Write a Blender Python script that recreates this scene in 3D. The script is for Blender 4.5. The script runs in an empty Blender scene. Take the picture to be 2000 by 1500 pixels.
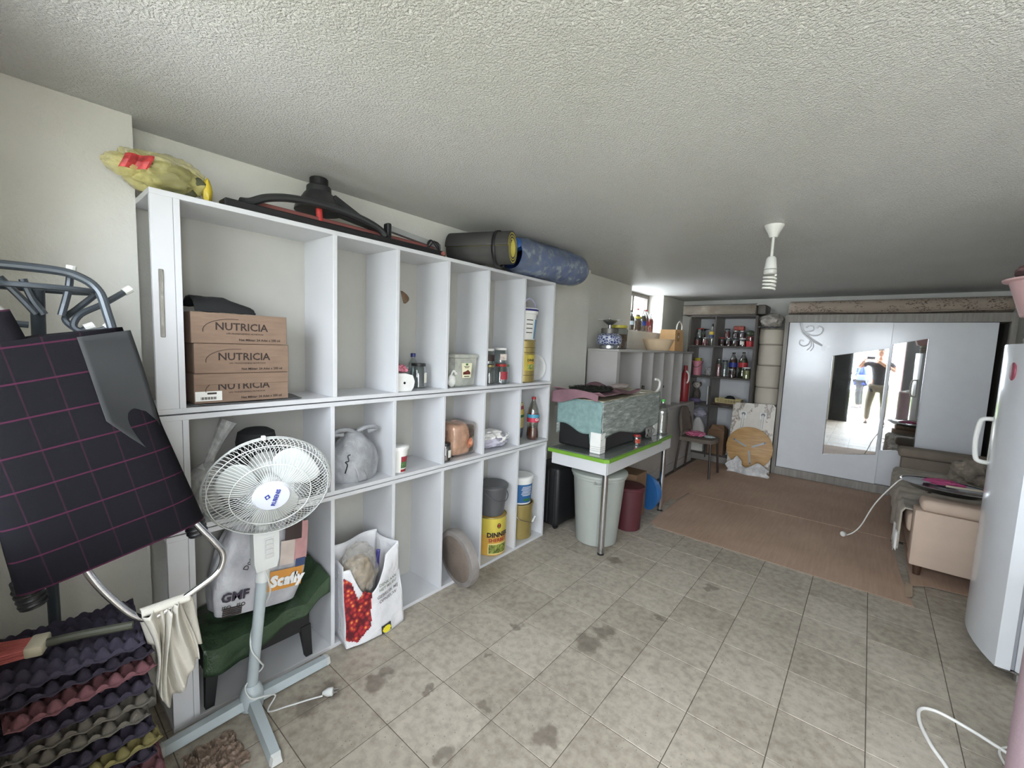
import bpy, bmesh, math, random
from mathutils import Vector, Matrix, noise
random.seed(7)
SC = bpy.context.scene
COL = SC.collection
V = Vector

# ------------------------------------------------------------ camera, world, light, exposure
cam = bpy.data.cameras.new('camera'); cam.sensor_width = 36.0; cam.lens = 15.0265; cam.clip_start = 0.01
camo = bpy.data.objects.new('camera', cam); COL.objects.link(camo); SC.camera = camo
_r = V((0.76482194, 0.6430674, 0.03888087)); _u = V((-0.08994723, 0.0468274, 0.99484506)); _f = V((-0.63793174, 0.76437655, -0.09365676))
camo.matrix_world = Matrix(((_r.x, _u.x, -_f.x, 1.8673), (_r.y, _u.y, -_f.y, 0.0), (_r.z, _u.z, -_f.z, 1.5), (0, 0, 0, 1)))
W = bpy.data.worlds.new('overcast_sky'); SC.world = W; W.use_nodes = True
bg = W.node_tree.nodes['Background']; bg.inputs[0].default_value = (0.86, 0.93, 1.0, 1); bg.inputs[1].default_value = 24.5
SC.view_settings.view_transform = 'Standard'; SC.view_settings.look = 'None'; SC.view_settings.gamma = 1.0
SC.view_settings.use_curve_mapping = False
SC.view_settings.exposure = 0.0
SC.cycles.use_denoising = True
SC.cycles.max_bounces = 10; SC.cycles.diffuse_bounces = 6; SC.cycles.transparent_max_bounces = 24
SC.cycles.caustics_reflective = False; SC.cycles.caustics_refractive = False

def portal(name, loc, rot, sx, sy):
    l = bpy.data.lights.new(name, 'AREA'); l.shape = 'RECTANGLE'; l.size = sx; l.size_y = sy
    l.cycles.is_portal = True
    o = bpy.data.objects.new(name, l); o.location = loc; o.rotation_euler = rot; COL.objects.link(o)
portal('doorway_portal', (2.26, -0.22, 1.04), (-math.pi / 2, 0, math.pi), 1.4, 2.1)
portal('window_portal', (-0.72, 5.7, 1.98), (0, -math.pi / 2, 0), 0.6, 1.0)

portal('added_window_portal', (.71, -.22, 1.52), (-math.pi / 2, 0, math.pi), .85, 1.2)  # portal of the added, unseen window in the front wall

# ------------------------------------------------------------ helpers
def lin(c):
    return tuple(((v / 255) / 12.92 if v / 255 <= 0.04045 else ((v / 255 + 0.055) / 1.055) ** 2.4) for v in c) + (1,)
MATS = {}
def nt(name):
    m = bpy.data.materials.new(name); m.use_nodes = True; MATS[name] = m
    t = m.node_tree; return m, t, t.nodes, t.links, t.nodes['Principled BSDF']
def mapped(t, scale=(1, 1, 1), space='Object'):
    if space == 'World':
        g = t.nodes.new('ShaderNodeNewGeometry'); src = g.outputs['Position']
    else:
        g = t.nodes.new('ShaderNodeTexCoord'); src = g.outputs['Object']
    mp = t.nodes.new('ShaderNodeMapping'); mp.inputs['Scale'].default_value = scale
    t.links.new(src, mp.inputs[0]); return mp.outputs[0]
def noise_n(t, vec, scale, detail=3, rough=.55):
    n = t.nodes.new('ShaderNodeTexNoise'); n.inputs['Scale'].default_value = scale
    n.inputs['Detail'].default_value = detail; n.inputs['Roughness'].default_value = rough
    t.links.new(vec, n.inputs['Vector']); return n.outputs['Fac']
def ramp(t, fac, stops):
    r = t.nodes.new('ShaderNodeValToRGB'); e = r.color_ramp.elements
    while len(e) < len(stops): e.new(.5)
    for k, (p, c) in enumerate(stops):
        e[k].position = p; e[k].color = c if len(c) == 4 else lin(c)
    t.links.new(fac, r.inputs[0]); return r.outputs[0]
def mix(t, fac, a, b):
    n = t.nodes.new('ShaderNodeMix'); n.data_type = 'RGBA'
    for s, v in ((0, fac), (6, a), (7, b)):
        if isinstance(v, (int, float)): n.inputs[s].default_value = v
        elif isinstance(v, tuple): n.inputs[s].default_value = v
        else: t.links.new(v, n.inputs[s])
    return n.outputs[2]
def bump_n(t, p, h, strength, dist=.01):
    b = t.nodes.new('ShaderNodeBump'); b.inputs['Strength'].default_value = strength; b.inputs['Distance'].default_value = dist
    t.links.new(h, b.inputs['Height']); t.links.new(b.outputs[0], p.inputs['Normal'])
def mat(name, c, rough=.55, metal=0, var=.06, vs=9, bump=0, bs=60, alpha=1, coat=0, sc=(1, 1, 1), emit=0):
    if name in MATS: return MATS[name]
    m, t, N, L, p = nt(name)
    a = lin(c); v = mapped(t, sc)
    f = noise_n(t, v, vs)
    d = tuple(x * (1 - var * 1.6) for x in a[:3]) + (1,); b = tuple(min(1, x * (1 + var)) for x in a[:3]) + (1,)
    L.new(ramp(t, f, [(.3, d), (.7, b)]), p.inputs['Base Color'])
    p.inputs['Roughness'].default_value = rough; p.inputs['Metallic'].default_value = metal
    p.inputs['Alpha'].default_value = alpha
    if coat: p.inputs['Coat Weight'].default_value = coat; p.inputs['Coat Roughness'].default_value = .1
    if bump: bump_n(t, p, noise_n(t, v, bs, 4), bump)
    return m
def glass(name, c=(235, 240, 240), a=.12, rough=.05):
    """thin clear glass or film: mostly transparent, brighter at grazing angles"""
    if name in MATS: return MATS[name]
    m, t, N, L, p = nt(name)
    tr = N.new('ShaderNodeBsdfTransparent'); tr.inputs[0].default_value = lin(c)
    lw = N.new('ShaderNodeLayerWeight'); lw.inputs[0].default_value = .35
    ad = N.new('ShaderNodeMath'); ad.operation = 'MULTIPLY_ADD'; ad.inputs[1].default_value = .55; ad.inputs[2].default_value = a
    L.new(lw.outputs['Facing'], ad.inputs[0])
    N.remove(p); p = N.new('ShaderNodeBsdfGlossy'); p.inputs['Roughness'].default_value = rough
    nz = noise_n(t, mapped(t), 30); L.new(ramp(t, nz, [(.3, (.8, .8, .8, 1)), (.7, (.95, .95, .95, 1))]), p.inputs[0])
    mx = N.new('ShaderNodeMixShader'); L.new(ad.outputs[0], mx.inputs[0]); L.new(tr.outputs[0], mx.inputs[1]); L.new(p.outputs[0], mx.inputs[2])
    L.new(mx.outputs[0], N['Material Output'].inputs[0]); return m
def film(name, c, a, rough=.3, crease=.6, cs=14):
    """crumpled translucent plastic film"""
    if name in MATS: return MATS[name]
    m, t, N, L, p = nt(name); v = mapped(t)
    f = noise_n(t, v, cs, 5, .6)
    L.new(ramp(t, f, [(.35, tuple(x * .8 for x in lin(c)[:3]) + (1,)), (.65, lin(c))]), p.inputs['Base Color'])
    L.new(ramp(t, f, [(.42, (a, a, a, 1)), (.62, (min(1, a + .25),) * 3 + (1,))]), p.inputs['Alpha'])
    p.inputs['Roughness'].default_value = rough; bump_n(t, p, f, crease, .02); return m

class B:
    """collects shapes into one bmesh"""
    def __init__(s): s.b = bmesh.new()
    def box(s, x0, x1, y0, y1, z0, z1, bev=0, mi=0, seg=1):
        r = bmesh.ops.create_cube(s.b, size=1)['verts']
        for v in r: v.co = V((x0 + (v.co.x + .5) * (x1 - x0), y0 + (v.co.y + .5) * (y1 - y0), z0 + (v.co.z + .5) * (z1 - z0)))
        fs = {f for v in r for f in v.link_faces}
        for f in fs: f.material_index = mi
        if bev:
            es = {e for v in r for e in v.link_edges}
            bmesh.ops.bevel(s.b, geom=list(es), offset=bev, segments=seg, affect='EDGES', profile=.5)
        return s
    def hull(s, pts):
        vs = [s.b.verts.new(p) for p in pts]; bmesh.ops.convex_hull(s.b, input=vs); return s
    def cyl(s, p0, p1, r0, r1=None, n=16, cap=True):
        r1 = r0 if r1 is None else r1; p0 = V(p0); p1 = V(p1); d = (p1 - p0).normalized()
        a = d.orthogonal().normalized(); c = d.cross(a)
        R = []
        for p, r in ((p0, r0), (p1, r1)):
            R.append([s.b.verts.new(p + r * (math.cos(2 * math.pi * k / n) * a + math.sin(2 * math.pi * k / n) * c)) for k in range(n)])
        for k in range(n): s.b.faces.new((R[0][k], R[0][(k + 1) % n], R[1][(k + 1) % n], R[1][k]))
        if cap: s.b.faces.new(R[0][::-1]); s.b.faces.new(R[1])
        return s
    def lathe(s, prof, c=(0, 0, 0), n=24, ax=(0, 0, 1), sq=0, cap=True):
        """profile of (radius, height); sq > 0 squares the section"""
        c = V(c); az = V(ax).normalized(); a = az.orthogonal().normalized() if abs(az.z) < .999 else V((1, 0, 0)); bb = az.cross(a)
        R = []
        for r, h in prof:
            ring = []
            for k in range(n):
                th = 2 * math.pi * k / n; q = 1
                if sq: q = 1 / (abs(math.cos(th)) ** (2 + 6 * sq) + abs(math.sin(th)) ** (2 + 6 * sq)) ** (1 / (2 + 6 * sq))
                ring.append(s.b.verts.new(c + az * h + r * q * (math.cos(th) * a + math.sin(th) * bb)))
            R.append(ring)
        for i in range(len(R) - 1):
            for k in range(n): s.b.faces.new((R[i][k], R[i][(k + 1) % n], R[i + 1][(k + 1) % n], R[i + 1][k]))
        if cap:
            if prof[0][0] > 1e-4: s.b.faces.new(R[0][::-1])
            if prof[-1][0] > 1e-4: s.b.faces.new(R[-1])
        return s
    def tube(s, pts, r, n=8, closed=False, smooth=6, cap=True):
        P = [V(p) for p in pts]
        if smooth: P = catmull(P, smooth, closed)
        m = len(P); R = []; prev = None
        for i in range(m):
            t = (P[(i + 1) % m] - P[i - 1]) if (closed or 0 < i < m - 1) else (P[1] - P[0] if i == 0 else P[-1] - P[-2])
            t = t.normalized() if t.length > 1e-9 else V((0, 0, 1))
            a = t.orthogonal() if prev is None else (prev - t * prev.dot(t))
            if a.length < 1e-6: a = t.orthogonal()
            a = a.normalized(); prev = a; c = t.cross(a)
            rr = r(i / max(1, m - 1)) if callable(r) else r
            R.append([s.b.verts.new(P[i] + rr * (math.cos(2 * math.pi * k / n) * a + math.sin(2 * math.pi * k / n) * c)) for k in range(n)])
        for i in range(m if closed else m - 1):
            for k in range(n): s.b.faces.new((R[i][k], R[i][(k + 1) % n], R[(i + 1) % m][(k + 1) % n], R[(i + 1) % m][k]))
        if cap and not closed: s.b.faces.new(R[0][::-1]); s.b.faces.new(R[-1])
        return s
    def prism(s, poly, o, ex, ey, t):
        """2-D outline in the plane (ex, ey) at o, thickness t along ex x ey"""
        o = V(o); ex = V(ex).normalized(); ey = V(ey).normalized(); nn = ex.cross(ey) * t
        lo = [s.b.verts.new(o + ex * a + ey * c) for a, c in poly]; hi = [s.b.verts.new(v.co + nn) for v in lo]
        n = len(poly)
        f0 = s.b.faces.new(lo[::-1]); f1 = s.b.faces.new(hi)
        for k in range(n): s.b.faces.new((lo[k], lo[(k + 1) % n], hi[(k + 1) % n], hi[k]))
        return s
    def sheet(s, fn, nu=20, nv=20):
        G = [[s.b.verts.new(V(fn(i / nu, j / nv))) for j in range(nv + 1)] for i in range(nu + 1)]
        for i in range(nu):
            for j in range(nv): s.b.faces.new((G[i][j], G[i + 1][j], G[i + 1][j + 1], G[i][j + 1]))
        return s
    def blob(s, c, rad, amp=.15, fr=2.2, seed=0, sub=3, flat=None, power=1):
        """crumpled rounded body; flat: height below which it is pressed flat"""
        r = bmesh.ops.create_icosphere(s.b, subdivisions=sub, radius=1)['verts']; c = V(c)
        for v in r:
            d = v.co.normalized()
            q = 1.0 / (abs(d.x) ** 4 + abs(d.y) ** 4 + abs(d.z) ** 4) ** .25 if power > 1 else 1
            k = q * (1 + amp * noise.noise(d * fr + V((seed * 3.1, seed, -seed))) + amp * .5 * noise.noise(d * fr * 2.7 + V((seed, 9, seed))))
            p = V((d.x * rad[0] * k, d.y * rad[1] * k, d.z * rad[2] * k))
            v.co = c + p
            if flat is not None and v.co.z < flat: v.co.z = flat + .0015 * noise.noise(v.co * 40)
        return s
    def xf(s, M):
        bmesh.ops.transform(s.b, matrix=M, verts=s.b.verts); return s

def catmull(P, k, closed=False):
    out = []; n = len(P)
    for i in range(n if closed else n - 1):
        p0 = P[(i - 1) % n] if closed or i > 0 else P[0] * 2 - P[1]; p1 = P[i]; p2 = P[(i + 1) % n]
        p3 = P[(i + 2) % n] if closed or i + 2 < n else P[-1] * 2 - P[-2]
        for j in range(k):
            t = j / k
            out.append(.5 * (2 * p1 + (p2 - p0) * t + (2 * p0 - 5 * p1 + 4 * p2 - p3) * t * t + (3 * p1 - p0 - 3 * p2 + p3) * t ** 3))
    if not closed: out.append(P[-1].copy())
    return out
def mesh_of(name, b, m, smooth=35):
    me = bpy.data.meshes.new(name); bmesh.ops.recalc_face_normals(b.b, faces=b.b.faces); b.b.to_mesh(me); b.b.free()
    for x in (m if isinstance(m, (list, tuple)) else [m]): me.materials.append(x)
    if smooth:
        for p in me.polygons: p.use_smooth = True
        me.set_sharp_from_angle(angle=math.radians(smooth))
    return me
def part(name, b, m, parent=None, loc=(0, 0, 0), smooth=35, label=None, solid=0):
    me = b if isinstance(b, bpy.types.Mesh) else mesh_of(name, b, m, smooth)
    o = bpy.data.objects.new(name, me); COL.objects.link(o); o.location = loc
    if parent: o.parent = parent
    if label: o['label'] = label
    if solid: md = o.modifiers.new('thickness', 'SOLIDIFY'); md.thickness = solid; md.offset = 0
    return o
def tag(o, label, cat, group=None, kind=None):
    o['label'] = label; o['category'] = cat
    if group: o['group'] = group
    if kind: o['kind'] = kind
    return o
def thing(name, label, cat, loc=(0, 0, 0), rz=0, group=None):
    o = bpy.data.objects.new(name, None); COL.objects.link(o); o.empty_display_size = .05
    o.location = loc; o.rotation_euler = (0, 0, rz); return tag(o, label, cat, group)
def single(name, b, m, label, cat, loc=(0, 0, 0), group=None, smooth=35, solid=0):
    return tag(part(name, b, m, None, loc, smooth, None, solid), label, cat, group)
def struct(name, b, m, parent=None, smooth=0):
    o = part(name, b, m, parent, smooth=smooth)
    if not parent: o['kind'] = 'structure'
    return o
def copy_tree(o, parent=None, label=None):
    c = o.copy(); COL.objects.link(c); c.parent = parent
    if label: c['label'] = label
    for ch in list(o.children): copy_tree(ch, c)
    return c
def lettering(s, size, m, parent, o, ex=(0, 1, 0), ey=(0, 0, 1), wrap=None, bold=0, name='lettering', align='CENTER', sx=1, depth=.0006):
    """flat printed words: on a plane (o, ex, ey) or bent round by wrap(x, y) -> point"""
    cu = bpy.data.curves.new(name, 'FONT'); cu.body = s; cu.size = size; cu.align_x = align; cu.align_y = 'CENTER'
    cu.extrude = 0 if wrap else depth / 2; cu.resolution_u = 2
    if bold: cu.offset = bold
    tmp = bpy.data.objects.new('tmp', cu); COL.objects.link(tmp)
    me = bpy.data.meshes.new_from_object(tmp); COL.objects.unlink(tmp); bpy.data.objects.remove(tmp)
    me.name = name; o = V(o); ex = V(ex).normalized(); ey = V(ey).normalized(); nn = ex.cross(ey)
    for v in me.vertices:
        x, y, z = v.co; x *= sx
        v.co = V(wrap(x, y)) if wrap else o + ex * x + ey * y + nn * (z + depth / 2)
    me.materials.clear(); me.materials.append(m)
    ob = bpy.data.objects.new(name, me); COL.objects.link(ob); ob.parent = parent; return ob
def patch(name, poly, m, parent, o, ex=(0, 1, 0), ey=(0, 0, 1), t=.0008):
    return part(name, B().prism(poly, o, ex, ey, t), m, parent, smooth=0)
def rect(w, h, cx=0, cy=0): return [(cx - w / 2, cy - h / 2), (cx + w / 2, cy - h / 2), (cx + w / 2, cy + h / 2), (cx - w / 2, cy + h / 2)]
def ell(w, h, cx=0, cy=0, n=20): return [(cx + w / 2 * math.cos(2 * math.pi * k / n), cy + h / 2 * math.sin(2 * math.pi * k / n)) for k in range(n)]
def cyl_label(name, m, parent, r, z0, z1, a0, a1, n=12, off=.0008):
    """a printed band on a round wall between two angles"""
    def fn(u, v):
        a = a0 + (a1 - a0) * u; z = z0 + (z1 - z0) * v; rr = (r(z) if callable(r) else r) + off
        return (rr * math.cos(a), rr * math.sin(a), z)
    return part(name, B().sheet(fn, n, 1), m, parent)

WHITE = mat('white_melamine', (203, 204, 207), .35, var=.02, vs=4)
WHITE2 = mat('white_plastic', (228, 228, 224), .4, var=.03)
BLACK = mat('black_plastic', (22, 22, 24), .45, var=.1)
CHROME = mat('chrome', (205, 205, 208), .18, 1, var=.03)
CARD = mat('brown_cardboard', (130, 108, 92), .85, var=.06, vs=14, sc=(1, 1, 6))
INK = mat('dark_print', (48, 38, 34), .8)
GLASS = glass('clear_glass', (226, 232, 232), .10)
# ------------------------------------------------------------ room shell
m, t, N, L, p = nt('stippled_ceiling_plaster'); v = mapped(t, space='World')
n1 = noise_n(t, v, 135, 3, .6); n2 = noise_n(t, v, 1.6, 3)
L.new(ramp(t, n2, [(.35, (238, 238, 235)), (.7, (244, 244, 242))]), p.inputs['Base Color']); p.inputs['Roughness'].default_value = .42
bump_n(t, p, ramp(t, n1, [(.38, (0, 0, 0, 1)), (.66, (1, 1, 1, 1))]), .9, .012); CEIL = m
m, t, N, L, p = nt('rough_wall_plaster'); v = mapped(t, space='World')
n1 = noise_n(t, v, 70, 5, .6); n2 = noise_n(t, v, 2.2, 4)
L.new(ramp(t, n2, [(.3, (222, 221, 213)), (.7, (232, 231, 224))]), p.inputs['Base Color']); p.inputs['Roughness'].default_value = .85
bump_n(t, p, n1, .5, .006); PLASTER = m
m, t, N, L, p = nt('worn_stone_floor_tile'); v = mapped(t, space='World')
big = noise_n(t, v, 2.6, 5, .62); fine = noise_n(t, v, 26, 5, .6); stain = noise_n(t, mapped(t, (1, .8, 1), 'World'), 3.7, 6, .68)
oi = N.new('ShaderNodeObjectInfo')
base = ramp(t, big, [(.28, (122, 112, 99)), (.55, (154, 145, 131)), (.8, (174, 166, 153))])
base = mix(t, .42, base, ramp(t, fine, [(.3, (120, 112, 100)), (.6, (196, 188, 174))]))
base = mix(t, .18, base, ramp(t, oi.outputs['Random'], [(0, (130, 122, 110)), (1, (205, 198, 186))]))
base = mix(t, ramp(t, stain, [(.62, (0, 0, 0, 1)), (.72, (.4, .4, .4, 1))]), base, lin((92, 82, 72)))
dv = N.new('ShaderNodeVectorMath'); dv.operation = 'MULTIPLY_ADD'; nzc = N.new('ShaderNodeTexNoise'); nzc.inputs['Scale'].default_value = 14; nzc.inputs['Detail'].default_value = 5
L.new(v, nzc.inputs['Vector']); L.new(nzc.outputs['Color'], dv.inputs[0]); dv.inputs[1].default_value = (.16, .16, 0); L.new(v, dv.inputs[2])
for sx_, sy_, sr_ in [(0.328, 0.993, 0.05), (0.318, 1.065, 0.035), (0.553, 1.696, 0.03), (0.916, 1.981, 0.05), (0.895, 1.855, 0.06), (0.776, 1.223, 0.03), (1.046, 1.281, 0.05), (0.534, 1.125, 0.022), (0.583, 1.42, 0.018), (0.603, 2.722, 0.05), (1.097, 2.296, 0.03), (1.222, 2.832, 0.035), (0.226, 0.824, 0.05), (0.818, 0.964, 0.04), (0.24, 0.732, 0.05)]:      # old spills
    dd = N.new('ShaderNodeVectorMath'); dd.operation = 'DISTANCE'; dd.inputs[1].default_value = (sx_ + .08, sy_ + .08, 0); L.new(dv.outputs[0], dd.inputs[0])
    base = mix(t, ramp(t, dd.outputs['Value'], [(sr_ * .75, (.6, .6, .6, 1)), (sr_ * 1.25, (0, 0, 0, 1))]), base, lin((88, 78, 68)))
vo = N.new('ShaderNodeTexVoronoi'); vo.inputs['Scale'].default_value = 42; L.new(v, vo.inputs['Vector'])
base = mix(t, ramp(t, vo.outputs['Distance'], [(.07, (.7, .7, .7, 1)), (.12, (0, 0, 0, 1))]), base, lin((84, 78, 70)))
L.new(base, p.inputs['Base Color']); p.inputs['Roughness'].default_value = .55
L.new(ramp(t, fine, [(.3, (.62, .62, .62, 1)), (.7, (.42, .42, .42, 1))]), p.inputs['Roughness'])
bump_n(t, p, fine, .25, .003); TILE = m
GROUT = mat('dark_floor_grout', (98, 90, 80), .9, var=.2, vs=20)

X1, Y1, ZC = 3.15, 6.80, 2.25          # right wall, back wall, ceiling
fl = struct('floor', B().box(-.6, X1 + .1, -.16, Y1 + .1, -.08, -.0025), GROUT)
TX, TY, TS = .5465, 1.1900, .2875
tile_mesh = mesh_of('tile', B().box(-TS / 2 + .0016, TS / 2 - .0016, -TS / 2 + .0016, TS / 2 - .0016, -.02, 0, .0012), TILE, 0)
for i in range(-3, 9):
    for j in range(-5, 12):
        x = TX + (i + .5) * TS; y = TY + (j + .5) * TS
        if x - TS / 2 > X1 - .05 or y + TS / 2 < -.17 or x + TS / 2 < -.33: continue
        o = bpy.data.objects.new('tile', tile_mesh); COL.objects.link(o); o.parent = fl
        o.location = (x, y, random.uniform(-.0007, .0002)); o.rotation_euler = (random.uniform(-.002, .002), random.uniform(-.002, .002), random.uniform(-.003, .003))
struct('ceiling', B().box(-.85, X1 + .1, -.35, Y1 + .1, ZC, ZC + .12), CEIL)
# left wall: near pillar, niche wall behind the shelves, then a deeper bay with the window
wl = B()
wl.box(-.85, -.21, -.35, .335, -.05, ZC); wl.box(-.85, -.33, .335, 3.78, -.05, ZC)
wl.box(-.85, -.42, 3.78, 4.93, -.05, ZC); wl.box(-.85, -.42, 5.96, Y1 + .1, -.05, ZC)
wl.box(-.85, -.42, 4.93, 5.96, -.05, 1.725)
struct('wall_left', wl, PLASTER)
struct('wall_back', B().box(-.85, X1 + .1, Y1, Y1 + .12, -.05, ZC), PLASTER)
struct('wall_right', B().box(X1, X1 + .12, -.35, Y1, -.05, ZC), PLASTER)
wf = B(); wf.box(-.21, .30, -.2, -.08, -.05, ZC); wf.box(2.97, X1, -.2, -.08, -.05, ZC); wf.box(.30, 2.97, -.2, -.08, 2.12, ZC); wf.box(.30, 1.12, -.2, -.08, -.05, .95); wf.box(1.12, 1.20, -.2, -.08, -.05, 2.12)  # left opening is cut for the added daylight window
struct('wall_front', wf, PLASTER)
# window high in the bay
FRAME = mat('grey_window_frame', (128, 122, 116), .5)
w1 = struct('window_1', B().box(-.69, -.63, 4.93, 5.96, 1.725, 1.775).box(-.69, -.63, 4.93, 5.96, 2.20, 2.249).box(-.69, -.63, 4.93, 4.98, 1.775, 2.2).box(-.69, -.63, 5.91, 5.96, 1.775, 2.2), FRAME)
part('window_sash', B().box(-.68, -.64, 5.44, 5.49, 1.775, 2.2), FRAME, w1, smooth=0)
for a in (4.98, 5.49): part('pane', B().box(-.662, -.658, a, a + (.46 if a < 5 else .42), 1.775, 2.2), glass('window_glass', (250, 250, 250), .02), w1, smooth=0)
w2 = struct('added_front_window', B().box(.30, 1.12, -.17, -.12, .95, 1.0).box(.30, 1.12, -.17, -.12, 2.07, 2.12).box(.30, .35, -.17, -.12, 1.0, 2.07).box(1.07, 1.12, -.17, -.12, 1.0, 2.07), FRAME)  # unseen window, added to bring daylight onto the near pillar and ceiling
for a in (.35,): part('pane', B().box(a, a + .72, -.147, -.143, 1.0, 2.07), glass('window_glass', (250, 250, 250), .02), w2, smooth=0)
# entrance behind the viewer: black metal double door, one leaf shut, pale jamb
DOORM = mat('black_door_metal', (34, 36, 37), .4, var=.15)
d1 = struct('door_1', B().box(1.20, 1.56, -.17, -.12, 0, 2.12, .004), DOORM)
part('door_panel', B().box(1.25, 1.51, -.12, -.108, .15, .95, .006), DOORM, d1); part('door_panel', B().box(1.25, 1.51, -.12, -.108, 1.1, 2.0, .006), DOORM, d1)
JAMB = mat('pale_pink_jamb_paint', (216, 190, 190), .5)
struct('trim_1', B().box(2.91, 2.97, -.21, -.06, 0, 2.12).box(1.56, 2.97, -.21, -.06, 2.08, 2.12), JAMB)
d2 = struct('door_2', B().box(2.44, 2.72, -.62, -.57, .01, 2.06, .003), DOORM)
part('door_edge', B().box(2.40, 2.44, -.62, -.57, .01, 2.06), JAMB, d2, smooth=0); part('door_edge', B().box(2.72, 2.75, -.62, -.57, .01, 2.06), JAMB, d2, smooth=0)
part('door_handle', B().tube([(2.66, -.57, .95), (2.66, -.53, .95), (2.66, -.53, 1.15), (2.66, -.57, 1.15)], .009), CHROME, d2)
# ground outside the entrance
PAVE = mat('pale_patio_paving', (196, 192, 184), .8, var=.1, vs=3)
pv = struct('ground_outside', B().box(-6, 10, -14, -.16, -.25, -.06), mat('dry_ground', (150, 148, 120), .9))
pm = mesh_of('paving_slab', B().box(-.245, .245, -.245, .245, -.06, -.02, .004), PAVE, 0)
for i in range(8):
    for j in range(10):
        o = bpy.data.objects.new('paving_slab', pm); COL.objects.link(o); o.parent = pv; o.location = (.2 + i * .5, -.42 - j * .5, 0)
gb = B(); rnd = random.Random(3)
for k in range(5000):
    x = rnd.uniform(-3, 7); y = rnd.uniform(-11, -5.3); h = rnd.uniform(.08, .22); a = rnd.uniform(0, 6.28)
    q = [gb.b.verts.new((x + .008 * math.cos(a), y + .008 * math.sin(a), -.06)), gb.b.verts.new((x - .008 * math.cos(a), y - .008 * math.sin(a), -.06)), gb.b.verts.new((x + rnd.uniform(-.05, .05), y + rnd.uniform(-.05, .05), -.06 + h))]
    gb.b.faces.new(q)
tag(part('lawn_grass', gb, mat('grass_blades', (120, 158, 70), .8), smooth=0), 'sunlit green grass beyond the patio, seen in the wardrobe mirror', 'grass', kind='stuff')

# ------------------------------------------------------------ tall white pigeonhole shelving, three stacked units
D_UP = [.976, 1.308, 1.647, 1.979, 2.345]; D_LO = [.964, 1.298, 1.636, 1.974, 2.338]
TH = .019
def unit(label, divs, z0, z1, y0, y1, hstrip=False):
    u = thing('shelf_unit', label, 'shelving', (0, 0, z0), group='stacked white pigeonhole units'); h = z1 - z0
    part('top_board', B().box(-.286, 0, y0, y1, h - TH, h, .001), WHITE, u, smooth=0)
    part('bottom_board', B().box(-.286, 0, y0, y1, 0, TH, .001), WHITE, u, smooth=0)
    part('side_panel', B().box(-.286, 0, y1 - TH, y1, TH, h - TH, .001), WHITE, u, smooth=0)
    part('side_panel', B().box(-.286, 0, y0 + .064, y0 + .064 + TH, TH, h - TH, .001), WHITE, u, smooth=0)
    part('filler_strip', B().box(-.018, 0, y0 + .001, y0 + .063, TH, h - TH, .001), WHITE, u, smooth=0)
    part('back_panel', B().box(-.292, -.284, y0 + .066, y1 - .002, .004, h - .004), mat('pale_back_board', (172, 171, 165), .6, var=.02), u, smooth=0)
    for d in divs: part('divider', B().box(-.284, 0, d - TH / 2, d + TH / 2, TH, h - TH, .001), WHITE, u, smooth=0)
    return u
low = unit('white pigeonhole unit standing on the floor, lowest of the stack of three', D_LO, 0, .7585, .347, 2.690)
mid = unit('shallow white pigeonhole unit, middle of the stack of three', D_LO, .7625, 1.2005, .341, 2.697)
top = unit('tall white pigeonhole unit, uppermost of the stack of three', D_UP, 1.2055, 1.968, .335, 2.706)
part('metal_slide_strip', B().box(0, .004, .352, .366, .27, .50, .002).box(.004, .006, .354, .364, .46, .49), mat('dull_steel', (150, 148, 142), .4, .8, bump=.3), top)

# ------------------------------------------------------------ low cabinet in the bay
CABW = mat('warm_white_melamine', (184, 181, 178), .4, var=.02)
lc = thing('low_pigeonhole_cabinet', 'long white pigeonhole cabinet under the window behind the table', 'cabinet', (0, 0, 0))
CABY = [4.385, 4.695, 5.02, 5.345, 5.665]
part('top_board', B().box(-.33, .012, 3.795, 6.05, 1.463, 1.487, .006, seg=2), CABW, lc)
part('side_panel', B().box(-.32, 0, 3.80, 3.82, .80, 1.463), CABW, lc, smooth=0)
part('side_panel', B().box(-.32, 0, 6.02, 6.04, .80, 1.463), CABW, lc, smooth=0)
part('filler_strip', B().box(-.02, 0, 3.821, 3.86, .80, 1.463), CABW, lc, smooth=0)
for d in CABY: part('divider', B().box(-.31, 0, d - .01, d + .01, .82, 1.463), CABW, lc, smooth=0)
part('back_panel', B().box(-.325, -.318, 3.80, 6.04, .80, 1.463), CABW, lc, smooth=0)
part('middle_board', B().box(-.32, .07, 4.06, 6.05, .79, .82, .002), CABW, lc, smooth=0)
part('lower_body', B().box(-.32, .075, 4.06, 6.045, .10, .79, .002), CABW, lc, smooth=0)
part('plinth', B().box(-.32, .085, 4.06, 6.045, .0, .098), CABW, lc, smooth=0)
part('side_support', B().box(-.32, -.04, 3.80, 4.055, .0, .80), CABW, lc, smooth=0)
for k, y in enumerate((5.05, 5.68)): part('edge_clip', B().box(.0, .008, y - .006, y + .006, 1.05 - .1 * k, 1.075 - .1 * k, .002), BLACK, lc)

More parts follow.
